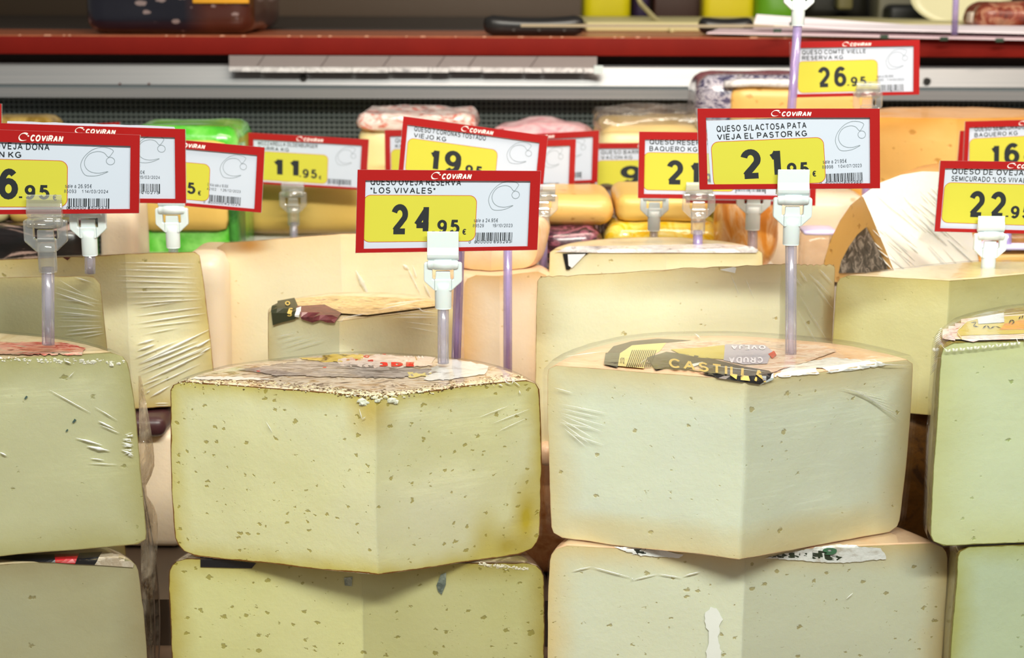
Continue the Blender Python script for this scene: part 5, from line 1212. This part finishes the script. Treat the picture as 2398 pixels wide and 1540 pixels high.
for i in range(22):
    y = 758+i*5; L.append((2176-i*.8, y+20+i*1.5, 2212-i*.5, y+2-i*.3, rnd.uniform(.5, 1.1)))
creases(F4, 'film_creases', L, CREASE_SOFT, w=.0005, lift=.0019)
# second row folds
S8_ = .2338
L = [(1180,485,1960,500,1),(1330,525,1950,535,1.2),(1180,555,1900,575,.9),(1170,618,1980,640,1.3),(1150,665,1960,690,1.3),(1210,732,1960,735,1.2),(1240,780,1990,775,1.3),(1310,830,2000,820,1),(1310,895,2010,850,1.5),(1380,932,1760,880,1),(1360,1015,2070,925,1.6),(1370,1090,2060,990,1.4),(1400,1130,2000,1060,1),(1440,1200,1800,1130,.9),(1375,1300,1550,1250,2.6),(1375,1365,1560,1300,2.6),(1350,1440,1700,1290,1.4),(1390,1500,1980,1270,2.6),(1400,1540,2050,1290,1.6),(1560,1540,2110,1310,1.6),(1960,1335,2100,1250,2.4),(1990,1400,2110,1330,1.6)]
L = [(a*S8_, 500+b*S8_, c*S8_, 500+d*S8_, e) for a, b, c, d, e in L]
L += [(a*S_, 740+b*S_, c*S_, 740+d*S_, e) for a, b, c, d, e in [(1360,415,1790,235,1.6),(1385,470,2090,130,2.8),(1380,545,2100,230,2.2),(1400,580,2090,310,1.4),(1460,640,2050,360,3),(1410,690,1640,600,1.2),(1440,735,2000,470,1.4),(1500,805,1700,690,2.4),(1550,868,1690,866,1.2),(1550,890,1690,888,.8),(1460,770,1500,740,1.3)]]
creases(S2, 'film_creases', L, CREASE, w=.00055, lift=.0016)
L = [(560,725,1000,870,.9),(555,785,950,920,2),(560,845,1100,910,.7),(560,920,1030,975,.7),(560,975,1090,1030,1.3),(570,1000,1080,1035,.8),(570,1035,1080,1040,.7),(565,1125,1140,1110,.9),(665,1170,1130,1120,1.4),(645,1208,1140,1160,1.3),(820,1235,1100,1180,1),(720,620,930,685,.9),(640,580,850,605,.9),(600,660,840,800,.6),(570,1060,1130,1080,.6)]
creases(S1, 'film_creases', [(a*S8_, 500+b*S8_, c*S8_, 500+d*S8_, e) for a, b, c, d, e in L], CREASE, w=.0005, lift=.0016)
L = [(950,370,1250,305,1.4),(1000,330,1330,290,1.4),(1060,405,1400,405,1.4),(1100,380,1390,385,1.1),(1200,350,1400,370,1),(1150,440,1400,470,.7),(1180,480,1400,520,.7),(160,560,330,525,.6),(180,600,400,545,.6),(200,640,480,560,.6),(260,660,560,580,.6),(640,440,900,390,1)]
creases(S4, 'film_creases', [(600+a/3.33, 620+b/3.33, 600+c/3.33, 620+d/3.33, e) for a, b, c, d, e in L], CREASE_SOFT, w=.0007, lift=.0016)
decal(S4, 'dark_label', [(636,712),(690,702),(700,726),(694,748),(660,756),(642,762)], plain('#3c3f2c', .35), .0016)
decal(S4, 'burgundy_label', [(694,722),(760,718),(800,738),(786,757),(770,756),(752,750),(735,756),(710,748)], mottle('burgundy', [(.4, '#5a2028'), (.6, '#7d3a3c'), (.7, '#3c1418')], 60), .0017)
decal(S4, 'printed_top', [(690,704),(780,696),(1000,704),(1060,716),(860,742),(800,738),(760,720),(700,724)], mottle('straw_print', [(.32, '#6b4c34'), (.45, '#c9a468'), (.55, '#e8cc94'), (.66, '#a0745c'), (.76, '#5a3a2c')], 50, (1, 3, 1), dist=2), .0014)
decal(S4, 'white_tag', [(694,728),(706,724),(704,744),(694,742)], lw_, .0020, grid=8)
decal_text(S4, 'gold_letters', 'S', 676, 728, 688, 742, gold, .2, .0022); decal_text(S4, 'gold_letters', 'O', 668, 712, 680, 722, gold, .2, .0022)
decal(S8, 'black_label', [(1318,594),(1380,592),(1344,614),(1334,632),(1326,632)], ink, .0010, grid=8)
decal(S8, 'white_label', [(1330,596),(1372,595),(1340,628),(1332,622)], plain('#eef0f2', .4), .0014, grid=8)
decal(S8, 'foil_top', [(1300,590),(1330,580),(1480,578),(1680,574),(1780,580),(1770,592),(1560,592),(1400,592)], foil, .0012)
decal(S2, 'dark_red_label', [(148,594),(196,592),(196,604),(168,602),(160,610),(150,604)], plain('#5c1e20', .4), .0014, grid=8)
decal(S6, 'white_tag', [(1684,632),(1724,624),(1720,640)], plain('#eef0ee', .4), .0018, grid=8)
L = [(1868,690,1935,800,.8),(1860,720,1925,830,.7),(1900,660,1944,720,1),(1850,640,1872,668,1.6),(1868,632,1886,660,1.8),(1890,640,1940,690,1.4),(1915,630,1946,664,1.8),(1710,640,1730,690,.6),(1745,650,1765,700,.6)]
creases(S6, 'film_creases', L, CREASE_SOFT, w=.0007, lift=.0016)
L = [(640+i*9, 575, 700+i*16, 690, .6) for i in range(3)]
creases(S3, 'film_creases', [(832,632,866,698,3.4),(950,620,985,690,1.2),(965,620,975,650,1.6),(942,618,958,630,2),(990,660,1010,700,1.6)], CREASE_SOFT, w=.0009, lift=.0014)
